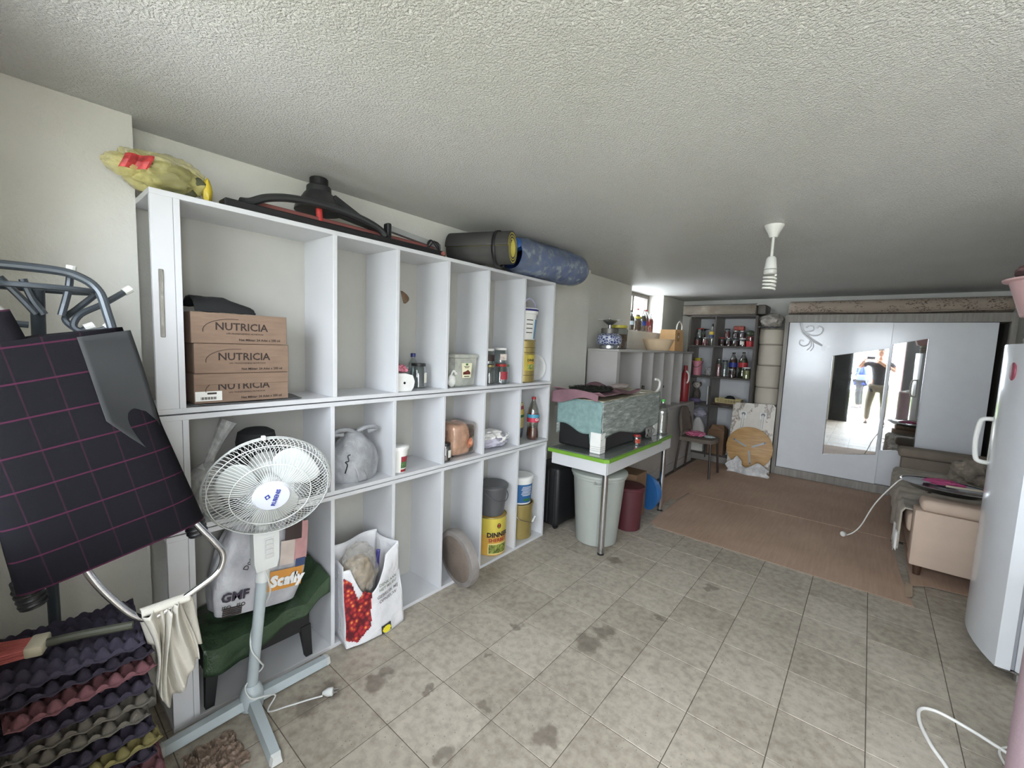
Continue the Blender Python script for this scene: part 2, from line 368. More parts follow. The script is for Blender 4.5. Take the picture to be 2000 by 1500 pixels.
# ------------------------------------------------------------ green-edged table
tb = thing('dining_table', 'green-edged glass-topped table with chrome legs beside the pigeonhole shelving', 'table', (0, 0, 0))
GREEN = mat('green_table_edge', (112, 158, 52), .45); TGREY = mat('grey_table_glass', (120, 126, 122), .12, var=.05, coat=.6)
poly = [(.02, 2.675), (.50, 2.675), (.53, 2.70), (.535, 3.66), (.52, 3.68), (.515, 3.97), (.49, 3.99), (.02, 3.99)]
part('table_edge', B().prism(poly, (0, 0, .690), (1, 0, 0), (0, 1, 0), .026), GREEN, tb, smooth=0)
part('glass_top', B().prism([(x * .955 + .012, y + (.016 if y < 3 else -.016)) for x, y in poly], (0, 0, .7162), (1, 0, 0), (0, 1, 0), .004), TGREY, tb, smooth=0)
part('apron', B().box(.05, .512, 2.692, 2.71, .60, .689), WHITE, tb, smooth=0); part('apron', B().box(.496, .514, 2.71, 3.93, .60, .689), WHITE, tb, smooth=0)
part('apron', B().box(.05, .512, 3.93, 3.95, .60, .689), WHITE, tb, smooth=0)
for x, y in ((.487, 2.735), (.475, 3.90), (.075, 3.16), (.11, 3.90)):
    g = part('leg', B().cyl((x, y, .012), (x, y, .689), .0225, n=20), CHROME, tb)
    part('foot_cap', B().cyl((x, y, 0), (x, y, .014), .0235, n=20), BLACK, g)

# ------------------------------------------------------------ wardrobe
m, t, N, L, p = nt('grey_grain_laminate'); v = mapped(t, (14, 14, 1.2), 'World')
L.new(ramp(t, noise_n(t, v, 3, 4), [(.3, (132, 126, 120)), (.7, (160, 155, 148))]), p.inputs['Base Color']); p.inputs['Roughness'].default_value = .5; GRAIN = m
DOORW = mat('glossy_white_door', (232, 235, 240), .22, var=.015, coat=.3)
m, t, N, L, p = nt('mirror_silver')
L.new(ramp(t, noise_n(t, mapped(t), 3), [(0, (.86, .88, .88, 1)), (1, (.9, .91, .91, 1))]), p.inputs['Base Color']); p.inputs['Metallic'].default_value = 1; p.inputs['Roughness'].default_value = .02; MIRROR = m
wd = thing('sliding_wardrobe', 'white sliding-door wardrobe with slanted mirrors against the back wall', 'wardrobe', (0, 0, 0))
part('side_panel', B().box(1.018, 1.058, 6.20, 6.79, 0, 1.98), GRAIN, wd, smooth=0); part('side_panel', B().box(2.86, 2.90, 6.20, 6.79, 0, 1.98), GRAIN, wd, smooth=0)
part('top_panel', B().box(1.059, 2.859, 6.195, 6.79, 1.893, 1.98), GRAIN, wd, smooth=0); part('plinth', B().box(1.059, 2.859, 6.20, 6.79, 0, .092), GRAIN, wd, smooth=0)
part('back_panel', B().box(1.059, 2.859, 6.76, 6.79, .093, 1.892), GRAIN, wd, smooth=0)
da = part('sliding_door', B().box(1.064, 2.018, 6.222, 6.245, .095, 1.891, .002), DOORW, wd, smooth=0)
db = part('sliding_door', B().box(2.0, 2.79, 6.25, 6.273, .095, 1.891, .002), DOORW, wd, smooth=0)
def mirror(name, poly, y, par):
    o = part(name, B().prism(poly, (0, y, 0), (1, 0, 0), (0, 0, 1), .006), MIRROR, par, smooth=0)
    part('bevelled_edge', B().tube([(a, y - .006, c) for a, c in poly], .004, n=6, closed=True, smooth=0), CHROME, o)
mirror('mirror', [(1.525, .342), (1.996, .428), (2.004, 1.607), (1.519, 1.505)], 6.2215, da)
mirror('mirror', [(2.03, .480), (2.30, .52), (2.305, 1.722), (2.035, 1.655)], 6.2495, db)
SWIRL = mat('silver_decal', (240, 242, 246), .2)
def curl(pts, r=.006): part('swirl_decal', B().tube([(a, 6.2215, c) for a, c in pts], r * 1.5, n=6), SWIRL, da)
curl([(1.165, 1.885), (1.20, 1.78), (1.30, 1.68), (1.41, 1.62)], .007); curl([(1.19, 1.885), (1.21, 1.80), (1.29, 1.71), (1.40, 1.63)], .005)
curl([(1.24, 1.76), (1.32, 1.735), (1.385, 1.76), (1.40, 1.815), (1.36, 1.85), (1.34, 1.82)], .006)
curl([(1.21, 1.78), (1.26, 1.785), (1.305, 1.80), (1.30, 1.845), (1.26, 1.855), (1.235, 1.83)], .006)
curl([(1.29, 1.69), (1.27, 1.63), (1.225, 1.61), (1.185, 1.635), (1.19, 1.68), (1.225, 1.67)], .005)
curl([(1.30, 1.67), (1.30, 1.61), (1.265, 1.56)], .004); curl([(1.315, 1.66), (1.325, 1.60), (1.30, 1.555)], .004)
for k in range(5):
    a = math.radians(90 + 72 * k); c = V((1.435, 0, 1.60)); d = V((math.cos(a), 0, math.sin(a))); n_ = V((-d.z, 0, d.x))
    pl = [c + d * .008, c + d * .03 + n_ * .016, c + d * .062, c + d * .03 - n_ * .016]
    patch('petal_decal', [(q.x, q.z) for q in pl], SWIRL, da, (0, 6.2222, 0), (1, 0, 0), (0, 0, 1), .003)
# carpet rolls on the wardrobe
m, t, N, L, p = nt('patterned_carpet_backing'); v = mapped(t, (3.2, 6, 6))
a_ = noise_n(t, v, 2.2, 2); b_ = noise_n(t, mapped(t, (1, 2, 2)), 55, 2)
sp = N.new('ShaderNodeMath'); sp.operation = 'MULTIPLY'; L.new(ramp(t, a_, [(.46, (0, 0, 0, 1)), (.52, (1, 1, 1, 1))]), sp.inputs[0]); L.new(ramp(t, b_, [(.53, (0, 0, 0, 1)), (.57, (1, 1, 1, 1))]), sp.inputs[1])
L.new(mix(t, sp.outputs[0], lin((170, 156, 142)), lin((104, 88, 82))), p.inputs['Base Color']); p.inputs['Roughness'].default_value = .9; CARPET = m
cr = thing('rolled_carpet', 'beige floral carpet rolled up on top of the wardrobe', 'carpet', (1.04, 6.27, 1.989))
def roll(u, v):
    a = v * 2 * math.pi * 2.2; r = .078 - .012 * v
    return (u * 1.83, r * .9 * math.cos(a) + .02, .078 + r * math.sin(a))
part('roll', B().sheet(roll, 24, 60), CARPET, cr, solid=.007)
part('loose_edge', B().sheet(lambda u, v: (u * 1.83, -.065 + .05 * v + .004 * math.sin(u * 9), .008 + .006 * math.sin(u * 7 + 1) + .012 * (1 - v)), 30, 4), CARPET, cr, solid=.007)

# ------------------------------------------------------------ shelf bay against the back wall
bs = thing('dark_framed_bookcase', 'dark-edged bookcase with eight open cells beside the wardrobe', 'bookcase', (0, 0, 0))
DGREY = mat('dark_grey_edge_band', (66, 60, 56), .5); GREYP = mat('grey_laminate', (142, 136, 130), .5); BY = 6.16
for x0, x1 in ((-.11, -.085), (.222, .240), (.70, .728)): part('upright', B().box(x0, x1, BY, 6.60, .05, 1.975), [GREYP], bs, smooth=0); part('edge_band', B().box(x0, x1, BY - .002, BY, .05, 1.975), DGREY, bs, smooth=0)
for zz in (.09, .755, 1.143, 1.56, 1.965):
    part('shelf', B().box(-.085, .222, BY + .001, 6.60, zz, zz + .02), GREYP, bs, smooth=0); part('shelf', B().box(.24, .70, BY + .001, 6.60, zz, zz + .02), GREYP, bs, smooth=0)
    part('edge_band', B().box(-.085, .70, BY - .003, BY, zz, zz + .02), DGREY, bs, smooth=0)
part('back_panel', B().box(-.11, .728, 6.60, 6.61, .05, 1.975), WHITE, bs, smooth=0); part('plinth', B().box(-.11, .728, BY + .02, 6.6, 0, .088), GREYP, bs, smooth=0)
# ------------------------------------------------------------ things on top of the tall shelving
ZT = 1.9685
YB = film('yellow_bag_film', (230, 220, 146), .30, .3, .35, 7)
bgr = thing('yellow_carrier_bag', 'yellow translucent carrier bag knotted around dark things on the shelving top', 'bag', (-.12, .395, ZT + .0025))
part('bag', B().blob((0, .01, .072), (.085, .122, .074), .17, 2.1, 4, 5, .001), YB, bgr)
part('bag_tail', B().blob((.03, -.105, .07), (.04, .055, .035), .15, 2, 9, 5).blob((.01, -.075, .10), (.05, .05, .035), .15, 2, 2, 5), YB, bgr)
part('red_print', B().sheet(lambda u, v: (.079 - .02 * abs(v - .5) + .008 * math.sin(9 * u), -.125 + .075 * u + .02 * v, .05 + .05 * v + .012 * u), 10, 10), mat('red_bag_print', (196, 70, 70), .5, var=.3, vs=40), bgr)
part('contents', B().blob((0, .03, .064), (.07, .10, .056), .2, 2, 7, 4, .006), mat('olive_dark_contents', (84, 86, 62), .6), bgr)
part('knot', B().blob((.03, .128, .05), (.02, .016, .05), .3, 3, 3, 2), mat('yellow_knot', (206, 182, 60), .4), bgr)

ex = thing('folded_exercise_machine', 'black folded exercise machine with curved tube and cone hub on the shelving top', 'exercise machine', (-.06, .56, ZT))
part('base_rail', B().box(-.035, .035, 0, 1.08, 0, .034, .004), BLACK, ex)
part('red_rail', B().box(-.065, -.037, .14, 1.06, .042, .068, .004), mat('dull_red_rail', (142, 84, 78), .5), ex)
TUBEM = mat('dark_grey_tube', (44, 45, 46), .35)
part('curved_tube', B().tube([(.02, .06, .035), (.01, .096, .045), (.01, .152, .075), (.01, .231, .097), (.01, .327, .108), (.01, .43, .110), (.01, .522, .103), (.01, .61, .088), (.01, .672, .068), (.015, .70, .04)], .016, 10), TUBEM, ex)
hubp = part('cone_hub', B().lathe([(.105, .105), (.103, .118), (.062, .185), (.054, .192), (.053, .215), (.049, .22)], (-.10, .42, 0), 28), TUBEM, ex)
part('hub_cap', B().lathe([(.040, .22), (.040, .252), (.036, .256)], (-.10, .42, 0), 24), BLACK, hubp)
part('side_arm', B().hull([(-.04, .42, .11), (-.04, .47, .185), (-.02, .67, .085), (-.02, .69, .065), (-.09, .42, .11), (-.09, .47, .185), (-.05, .67, .085), (-.05, .69, .065)]), TUBEM, ex)
part('red_post', B().cyl((-.045, .40, .03), (-.05, .395, .11), .014), mat('bright_red_post', (206, 66, 62), .45), ex)
part('grip_block', B().box(-.02, .02, .71, .735, .03, .110, .005), BLACK, ex)
part('grey_bar', B().hull([(-.05, .735, .085), (-.05, .735, .112), (-.02, .735, .085), (-.02, .735, .112), (-.05, 1.09, .055), (-.05, 1.09, .082), (-.02, 1.09, .055), (-.02, 1.09, .082)]), mat('silver_grey_bar', (168, 170, 170), .4, .4), ex)
part('coiled_cable', B().tube([(-.01, 1.03 + .045 * math.sin(k * .9), .065 + .024 * math.cos(k * 1.7)) for k in range(14)], .0035, 6), BLACK, ex)
part('end_cap', B().cyl((.036, 1.055, .018), (.046, 1.055, .018), .012), mat('dull_red_rail', (142, 84, 78)), ex)

MATG = mat('dark_grey_foam', (66, 65, 63), .8, bump=.1); MATY = mat('yellow_foam', (206, 194, 96), .8)
ym = thing('rolled_exercise_mat', 'dark grey rolled exercise mat with yellow inner face, end towards the room', 'mat', (-.215, 1.855, ZT + .001))
ym.rotation_euler = (0, 0, -1.17)
def spiral(off):
    def fn(u, v):
        a = v * 2 * math.pi * 3.2; r = .101 - .0165 * a / (2 * math.pi) - off
        return (r * math.cos(a), u * .40, .102 + r * math.sin(a))
    return fn
part('outer_layer', B().sheet(spiral(0), 1, 150), MATG, ym, solid=.0075)
part('inner_layer', B().sheet(spiral(.0078), 1, 150), MATY, ym, solid=.006)
part('strap', B().cyl((0, .30, .102), (0, .322, .102), .1065, n=40, cap=False), BLACK, ym, solid=.002)

BLF = film('clear_wrap_film', (196, 206, 216), .22, .25, .9, 16)
bl = thing('blue_wrapped_bedroll', 'blue bedroll wrapped in clear plastic at the far end of the shelving top', 'bedroll', (-.075, 2.27, ZT + .002))
def bedroll(r0):
    def fn(u, v):
        a = v * 2 * math.pi; e = 1 - .55 * max(0, (u - .82) / .18) ** 2 - .25 * max(0, (.12 - u) / .12) ** 2
        r = r0 * e * (1 + .05 * noise.noise(V((math.cos(a) * 1.6, math.sin(a) * 1.6, u * 9))))
        return (r * math.cos(a) * .98 + .05 * u, u * .84, .137 + r * math.sin(a) * .98)
    return fn
part('roll', B().sheet(bedroll(.127), 30, 40), mat('blue_fabric', (44, 72, 128), .8, var=.25, vs=7), bl)
part('plastic_wrap', B().sheet(bedroll(.133), 30, 40), BLF, bl)
part('bag_end', B().blob((0, .02, .20), (.07, .07, .045), .4, 3, 5, 3), mat('bright_blue_film', (54, 108, 190), .3, var=.3, bump=.4), bl)
part('end_disc', B().blob((.05, .835, .13), (.06, .02, .06), .3, 3, 6, 2), mat('crumpled_clear_end', (160, 166, 172), .4, var=.2, bump=.5), bl)

# ------------------------------------------------------------ tall unit, cell by cell
ZU = 1.2055 + TH + .0008
def carton(z, label, lid=False, dy=0, h=.112):
    c = thing('carton', label, 'carton', (-.02, .447 + dy, z), group='stacked cardboard cartons')
    part('box', B().box(-.24, 0, 0, .33, 0, h - .001, .0015), CARD, c, smooth=0)
    lettering('NUTRICIA', .040, INK, c, (.0002, .165, h * .55), bold=.0006)
    part('logo_arc', B().tube([(.0005, .165 + .10 * math.cos(a) - .03, h * .42 + .045 * math.sin(a)) for a in [math.radians(q) for q in range(80, 200, 12)]], .0012, 4, smooth=0), INK, c)
    lettering('LIFE-TRANSFORMING NUTRITION', .0085, INK, c, (.0002, .175, h * .33)); lettering('Net Miktar: 24 Adet x 200 ml', .0125, INK, c, (.0002, .228, h * .13), bold=.0003)
    if lid:
        part('lid_flap', B().box(0, .003, 0, .33, h * .62, h - .002, .001), CARD, c, smooth=0)
        lb = patch('shipping_label', rect(.085, .036, .045, h * .24), WHITE2, c, (.0004, 0, 0))
        for k in range(16): patch('barcode_bar', rect(.0013 + .0008 * (k % 3), .010, .02 + k * .0032, h * .17), INK, lb, (.0013, 0, 0), t=.0003)
        patch('print_block', rect(.03, .007, .055, h * .33), INK, lb, (.0013, 0, 0), t=.0003)
    else: part('side_flap', B().box(-.2, -.02, .33, .332, h * .1, h * .9, .001), CARD, c, smooth=0)
    return c
GCL = mat('grey_felt_cloth', (92, 92, 92), .9, bump=.2)
single('grey_cloth', B().sheet(lambda u, v: (-.25 + .235 * u + .01 * math.sin(5 * v), .435 + .40 * v + .05 * u * v * (1 - u), .0035 + .002 * math.sin(9 * u + 4 * v)), 14, 14), GCL, 'flat grey felt cloth under the stacked cartons', 'cloth', (0, 0, ZU), solid=.003)
ZC0 = ZU + .008
carton(ZC0, 'brown cardboard carton with shipping label, lowest of the stacked three', True)
carton(ZC0 + .1125, 'plain brown cardboard carton, middle of the stacked three', dy=.003)
carton(ZC0 + .225, 'brown cardboard carton, uppermost of the stacked three', dy=-.004, h=.115)
single('folded_black_bag', B().sheet(lambda u, v: (-.20 + .17 * u, .015 + .20 * v, .004 + (.055 * math.sin(math.pi * min(1, u * 1.0 + .05)) ** .5) * (1 - .55 * max(0, v - .55) / .45) + .004 * noise.noise(V((u * 6, v * 6, 2)))), 20, 20), mat('black_cloth', (26, 27, 29), .85, bump=.2), 'folded black cloth bag lying on the uppermost carton', 'bag', (0, .445, ZC0 + .3405), solid=.006)

def jar(label, loc, r, h, lid, fill=None, fh=.8, lab=None, group='glass jars on the pigeonhole shelves', lidh=.016, name='glass_jar', a0=-.9):
    j = thing(name, label, 'jar', loc, group=group)
    part('glass_body', B().lathe([(r * .9, 0), (r, r * .12), (r, h * .80), (r * .84, h * .9), (r * .82, h - lidh)], n=24), GLASS, j)
    if fill: part('contents', B().lathe([(r * .86, .004), (r * .93, r * .2), (r * .93, h * fh * .8)], n=20), fill, j)
    part('lid', B().lathe([(r * .88, h - lidh), (r * .9, h - lidh + .002), (r * .9, h - .002), (r * .86, h)], n=24), lid, j)
    if lab: cyl_label('paper_label', lab, j, r, h * .22, h * .62, a0, a0 + 1.3)
    return j
LBLK = mat('black_lid', (30, 30, 32), .35); LSIL = mat('silver_lid', (170, 172, 174), .3, .9); LWHT = mat('white_lid', (232, 232, 230), .4)
LRED = mat('red_lid', (150, 34, 36), .35); LGRN = mat('green_lid', (52, 108, 62), .4)
PAPER = mat('white_paper_label', (226, 224, 216), .8)
jar('empty glass jar with black lid beside a clear bottle', (-.13, 1.545, ZU), .047, .142, LBLK, lab=mat('small_white_label', (220, 218, 205), .8), a0=.1)
jar('short glass jar with silver lid behind the white egg box', (-.17, 1.465, ZU), .042, .125, LSIL)
wbt = thing('clear_water_bottle', 'small clear plastic bottle with dark blue cap behind the jars', 'bottle', (-.215, 1.57, ZU))
part('bottle_body', B().lathe([(.026, 0), (.029, .006), (.029, .11), (.024, .14), (.012, .165), (.012, .178)], n=20), GLASS, wbt); part('cap', B().lathe([(.0145, .174), (.0145, .194), (.013, .196)], n=16), mat('navy_cap', (36, 44, 110), .4), wbt)
eb = thing('white_egg_box', 'white foam egg box standing on end at the cell edge', 'egg box', (-.07, 1.385, ZU))
part('shell', B().prism([(-.055, 0), (.03, 0), (.044, .018), (.052, .05), (.038, .084), (-.01, .096), (-.055, .096)], (-.05, 0, 0), (0, 1, 0), (0, 0, 1), .10), mat('white_foam', (230, 230, 228), .7, bump=.2), eb)
part('latch_hole', B().cyl((.049, -.015, .045), (.0512, -.015, .045), .007), BLACK, eb)
pk = B()
for k in range(26): pk.blob((random.uniform(-.03, .03), random.uniform(-.022, .026), random.uniform(.012, .045)), (.012, .012, .010), .4, 3, k, 1)
single('pink_ribbon_bow', pk, mat('pink_ribbon', (212, 132, 148), .6, var=.25, vs=30), 'pink and white ribbon bow resting on the white egg box', 'ribbon', (-.065, 1.37, ZU + .097 - .004))
lf = B().sheet(lambda u, v: (.003 + .006 * math.sin(3 * v) * u, -.028 + .045 * u * math.sin(math.pi * (v * .8 + .1)) + .022 * v, .035 - .07 * v), 6, 10)
single('dried_leaf', lf, mat('dry_brown_leaf', (112, 90, 70), .8, var=.3), 'dried brown leaf stuck to the back of the third upper cell', 'leaf', (-.284, 1.55, 1.748), solid=.001)
pc = thing('clear_storage_tub', 'square translucent storage tub with fruit label in the fourth upper cell', 'tub', (-.14, 1.845, ZU))
TUBM = film('translucent_tub_plastic', (206, 208, 198), .55, .3, .1, 5)
part('tub_body', B().lathe([(.082, 0), (.088, .006), (.10, .175)], n=32, sq=1), TUBM, pc); part('tub_lid', B().lathe([(.102, .176), (.106, .178), (.106, .196), (.098, .20)], n=32, sq=1), TUBM, pc)
lb = patch('fruit_label', [(-.048, .145), (-.040, .055), (.030, .055), (.040, .145)], mat('cream_label', (232, 228, 196), .7), pc, (.103, 0, 0))
patch('label_oval', ell(.022, .012, -.004, .137), LGRN, lb, (.1040, 0, 0)); patch('fruit_picture', [(-.036, .075), (.026, .075), (.026, .088), (.006, .104), (-.012, .095), (-.034, .09)], mat('fruit_print', (120, 54, 40), .7, var=.5, vs=60), lb, (.1040, 0, 0))
[patch('print_line', rect(.046 - .014 * k, .0035, -.004, .124 - .007 * k), INK, lb, (.1040, 0, 0)) for k in range(2)]; patch('print_line', rect(.045, .005, -.004, .063), INK, lb, (.1040, 0, 0))
wd_ = thing('white_plastic_scoop', 'white plastic scoop leaning against the cell divider by the tub', 'scoop', (-.05, 1.735, ZU))
part('bowl', B().blob((0, -.004, .040), (.022, .026, .040), .1, 2, 1, 3, .001), WHITE2, wd_); part('handle', B().tube([(0, -.012, .07), (.004, .004, .10), (.004, .022, .086)], .006), WHITE2, wd_); part('ring_end', B().lathe([(.007, -.004), (.010, 0), (.007, .004)], (.004, .026, .083), 14, ax=(1, 0, 0)), WHITE2, wd_)
zj = ZU
COC = mat('dark_cocoa_label', (58, 40, 38), .6, var=.4, vs=50); CRM = mat('cream_picture_label', (222, 210, 200), .7, var=.25, vs=60); REDL = mat('red_paper_label', (150, 48, 58), .7)
jar('slim empty glass jar with gold lid at the divider, lower row of jars', (-.10, 2.112, zj), .038, .128, mat('gold_lid', (150, 138, 96), .35, .6))
jar('empty glass jar with red lid and red label, lower row of jars', (-.075, 2.205, zj), .045, .134, LRED, lab=REDL)
jar('empty glass jar with green lid, lower row of jars', (-.12, 2.285, zj), .042, .128, LGRN)
jar('glass jar with white lid and dark label, upper row of jars', (-.13, 2.13, zj + .1285), .044, .108, LWHT, lab=COC)
jar('glass jar with white lid and chocolate label, upper row of jars', (-.135, 2.262, zj + .1345), .046, .108, LWHT, lab=CRM)
def rwall(r0, r1, h): return lambda z: r0 + (r1 - r0) * z / h
def bucket(name, label, loc, r0, r1, h, m, lid=None, rim=.006, group=None):
    b = thing(name, label, 'bucket', loc, group=group)
    part('bucket_body', B().lathe([(r0, 0), (r1, h), (r1 - .003, h), (r0 - .003, .004)], n=36), m, b)
    part('rim', B().lathe([(r1, h - .014), (r1 + rim, h - .012), (r1 + rim, h), (r1, h)], n=36, cap=False), lid or m, b)
    if lid: part('lid', B().lathe([(r1 + rim * .9, h), (r1 + rim * 1.1, h + .004), (r1 - .004, h + .012), (.001, h + .010)], n=36), lid, b)
    return b
NAVY = mat('dark_blue_rim', (44, 40, 110), .4); SKY = mat('sky_blue_print', (88, 150, 196), .6)
GOLD = mat('gold_tin', (166, 148, 92), .4, .6, var=.05); GOLDP = mat('yellow_tin_print', (196, 178, 74), .45)
gt = thing('gold_sherbet_tin', 'tall gold tin with yellow sherbet label under the white bucket', 'tin', (-.115, 2.485, ZU))
part('tin_body', B().lathe([(.086, 0), (.090, .003), (.090, .302), (.086, .305)], n=36), GOLD, gt)
part('tin_rim', B().lathe([(.091, .298), (.093, .302), (.091, .306)], n=36, cap=False), GOLD, gt)
cyl_label('front_label', GOLDP, gt, .090, .085, .20, -.75, .55)
def wrapc(r, zc, a_c): return lambda x, y: ((r + .0016) * math.cos(a_c + x / r), (r + .0016) * math.sin(a_c + x / r), zc + y)
lettering('DINER', .024, INK, gt, (0, 0, 0), wrap=wrapc(.090, .160, -.1), bold=.001); lettering('SHERBET', .017, mat('orange_red_print', (196, 74, 40), .7), gt, (0, 0, 0), wrap=wrapc(.090, .142, -.1))
cyl_label('nut_picture', mat('green_nut_print', (150, 160, 84), .6, var=.5, vs=70), gt, .0908, .093, .130, -.45, .25)
for z in (.05, .215, .25): part('tin_seam', B().lathe([(.0902, z), (.0916, z + .002), (.0902, z + .004)], n=36, cap=False), mat('dark_gold_seam', (110, 96, 50), .5, .6), gt)
wb = bucket('white_plastic_bucket', 'white plastic bucket with dark blue lid band on the gold tin', (-.12, 2.495, ZU + .3075), .078, .094, .20, WHITE2)
part('lid', B().lathe([(.100, .200), (.102, .204), (.102, .226), (.095, .23), (.094, .226), (.001, .226)], n=36), WHITE2, wb); part('lid_band', B().lathe([(.1025, .208), (.1035, .210), (.1035, .220), (.1025, .222)], n=36, cap=False), NAVY, wb)
part('handle', B().tube([(.0, -.10, .21), (.03, -.085, .25), (.04, 0, .30), (.03, .085, .26), (0, .10, .21)], .0055), mat('pale_lilac_plastic', (196, 192, 222), .4), wb)
cyl_label('blue_panel', SKY, wb, rwall(.078, .094, .20), .01, .15, .15, .75); cyl_label('dark_crest', NAVY, wb, rwall(.078, .094, .20), .155, .18, .35, .6)
for k in range(4): cyl_label('print_line', INK, wb, rwall(.078, .094, .20), .05 + .03 * k, .056 + .03 * k, -.7, -.1)
part('inner_pot', B().lathe([(.05, .232), (.052, .262), (.055, .266), (.05, .27)], (-.02, -.03, 0), 24), mat('smoky_plastic_pot', (170, 168, 160), .4), wb)
wp = thing('white_dinner_plate', 'white dinner plate standing on edge at the end of the upper unit', 'plate', (-.125, 2.668, ZU + .1005))
part('plate', B().lathe([(.001, 0), (.06, .001), (.066, .006), (.098, .012), (.1, .014), (.066, .010), (.058, .005), (.001, .004)], (0, .006, 0), 36, ax=(0, -1, 0)), mat('white_glaze', (232, 232, 230), .2, coat=.4), wp)
# ------------------------------------------------------------ middle unit, cell by cell
ZM = .7625 + TH + .0008
CLR = film('grey_clear_film', (206, 206, 204), .42, .3, .8, 14)
pb = thing('tied_clear_bag', 'clear plastic bag tied tall at the neck beside the black hats', 'bag', (-.12, .508, ZM))
part('bag', B().blob((0, 0, .10), (.09, .075, .10), .25, 2.4, 11, 3, .001), CLR, pb)
part('neck', B().tube([(0, 0, .17), (.0, .01, .22), (.0, .045, .30), (0, .075, .36)], lambda s: .016 + .028 * abs(s - .35) ** 1.2, 10), CLR, pb)
BF = mat('black_felt', (32, 32, 34), .8, bump=.15)
bh = thing('peaked_hat', 'black peaked hat lying in the first middle cell', 'hat', (-.14, .692, ZM + .127))
part('crown', B().lathe([(.075, .10), (.078, .13), (.07, .17), (.045, .185), (.001, .188)], n=28), BF, bh)
part('peak', B().sheet(lambda u, v: ((.06 + .07 * v) * math.cos(-.9 + 1.8 * u - .1), (.06 + .075 * v) * math.sin(-.9 + 1.8 * u - .1), .112 - .015 * v), 14, 5), BF, bh, solid=.004)
part('front_badge', B().tube([(.080, -.02, .125), (.083, .0, .127), (.080, .02, .125)], .002, 5), mat('silver_braid', (180, 180, 180), .4, .6), bh)
pn = thing('black_handled_pot', 'black cooking pot under the hat behind the fan', 'pot', (-.14, .692, ZM))
part('pot_body', B().lathe([(.09, 0), (.10, .01), (.10, .19), (.104, .195)], n=32), BLACK, pn); part('pot_lid', B().lathe([(.104, .196), (.10, .206), (.06, .220), (.001, .225)], n=32), BLACK, pn)
for k, a in enumerate((1.2, -.7)): part('handle', B().tube([(.10 * math.cos(a - .25), .10 * math.sin(a - .25), .10), (.13 * math.cos(a), .13 * math.sin(a), .105), (.10 * math.cos(a + .25), .10 * math.sin(a + .25), .10)], .007), BLACK, pn)
bm_ = thing('black_rubber_ball', 'black rounded mug with handle beside the black hat', 'mug', (-.05, .860, ZM)); bm_.name = 'black_mug'
part('mug_body', B().lathe([(.035, 0), (.045, .01), (.048, .09), (.044, .09), (.04, .012)], n=24), BLACK, bm_); part('handle', B().tube([(.0, .045, .02), (.0, .075, .03), (.0, .075, .065), (0, .046, .078)], .006), BLACK, bm_)
GB = film('grey_carrier_film', (168, 170, 174), .80, .35, .9, 10)
cb = thing('grey_carrier_bag', 'stuffed pale grey carrier bag tied with handles in the second middle cell', 'bag', (-.12, 1.135, ZM))
def sack(R, H, seed, flat=1):
    def fn(u, v):
        a = u * 2 * math.pi; e = (1 - .75 * max(0, (v - .62) / .38) ** 1.3) * (.90 + .10 * math.sin(math.pi * min(1, v * 1.6)))
        k = 1 + .12 * noise.noise(V((math.cos(a) * 1.5 + seed, math.sin(a) * 1.5, v * 2.4))) + .05 * noise.noise(V((math.cos(a) * 4 + seed, math.sin(a) * 4, v * 7)))
        return (R[0] * e * k * math.cos(a), R[1] * e * k * math.sin(a), H * v)
    return fn
part('sack', B().sheet(sack((.095, .125), .25, 3), 48, 26), GB, cb); part('sack_floor', B().lathe([(.001, .001), (.085, .002)], n=20, cap=False), GB, cb)
for s in (-1, 1): part('handle_loop', B().tube([(.02, .01 * s, .245), (.03, .05 * s, .262), (.03, .10 * s, .262), (.02, .115 * s, .245), (.03, .07 * s, .240)], .011, 8), GB, cb)
part('side_fold', B().sheet(lambda u, v: (.085 + .012 * math.sin(3 * v), -.02 + .05 * u - .03 * v, .002 + .10 * v * (1 - .3 * u)), 6, 10), GB, cb, solid=.002)
part('black_print', B().tube([(.086, -.092, .06), (.089, -.082, .10), (.086, -.090, .115), (.091, -.076, .12), (.090, -.080, .145), (.092, -.068, .15)], .003, 5), BLACK, cb)
yt = thing('yoghurt_tub', 'white yoghurt tub with red and green print at a middle-cell divider', 'tub', (-.06, 1.367, ZM))
part('tub_body', B().lathe([(.037, 0), (.038, .004), (.050, .125)], n=28), WHITE2, yt); part('tub_lid', B().lathe([(.054, .124), (.056, .128), (.056, .142), (.05, .146)], n=28), LWHT, yt)
cyl_label('red_print', REDL, yt, rwall(.037, .05, .125), .06, .09, -.3, .9); cyl_label('green_print', mat('green_print', (84, 120, 70), .6, var=.3, vs=60), yt, rwall(.037, .05, .125), .025, .06, -.3, .9); cyl_label('red_band', LRED, yt, rwall(.037, .05, .125), .004, .018, -.3, .9)
PE = film('peach_film', (236, 192, 166), .95, .6, .8, 12)
pe = thing('peach_parcel', 'peach-coloured parcel in a clear plastic box in the fourth middle cell', 'parcel', (-.13, 1.85, ZM))
part('parcel', B().blob((0, -.02, .105), (.085, .085, .105), .14, 1.8, 14, 4, .001, 2), PE, pe)
part('clear_box', B().box(-.10, .10, -.11, .10, .002, .215, .03, seg=3), glass('clear_plastic_box', (240, 236, 232), .06), pe)
part('ribbon_twist', B().blob((.088, .045, .08), (.012, .026, .03), .5, 3, 4, 2), mat('orange_twist', (226, 150, 116), .4), pe)
jar('dark spread jar with black lid and cartoon-free pale label', (-.05, 1.695, ZM), .034, .11, LBLK, mat('dark_spread', (52, 36, 30), .5), .9, PAPER, a0=-.2)['label'] = 'small dark-filled jar with black lid and pale label by the peach parcel'
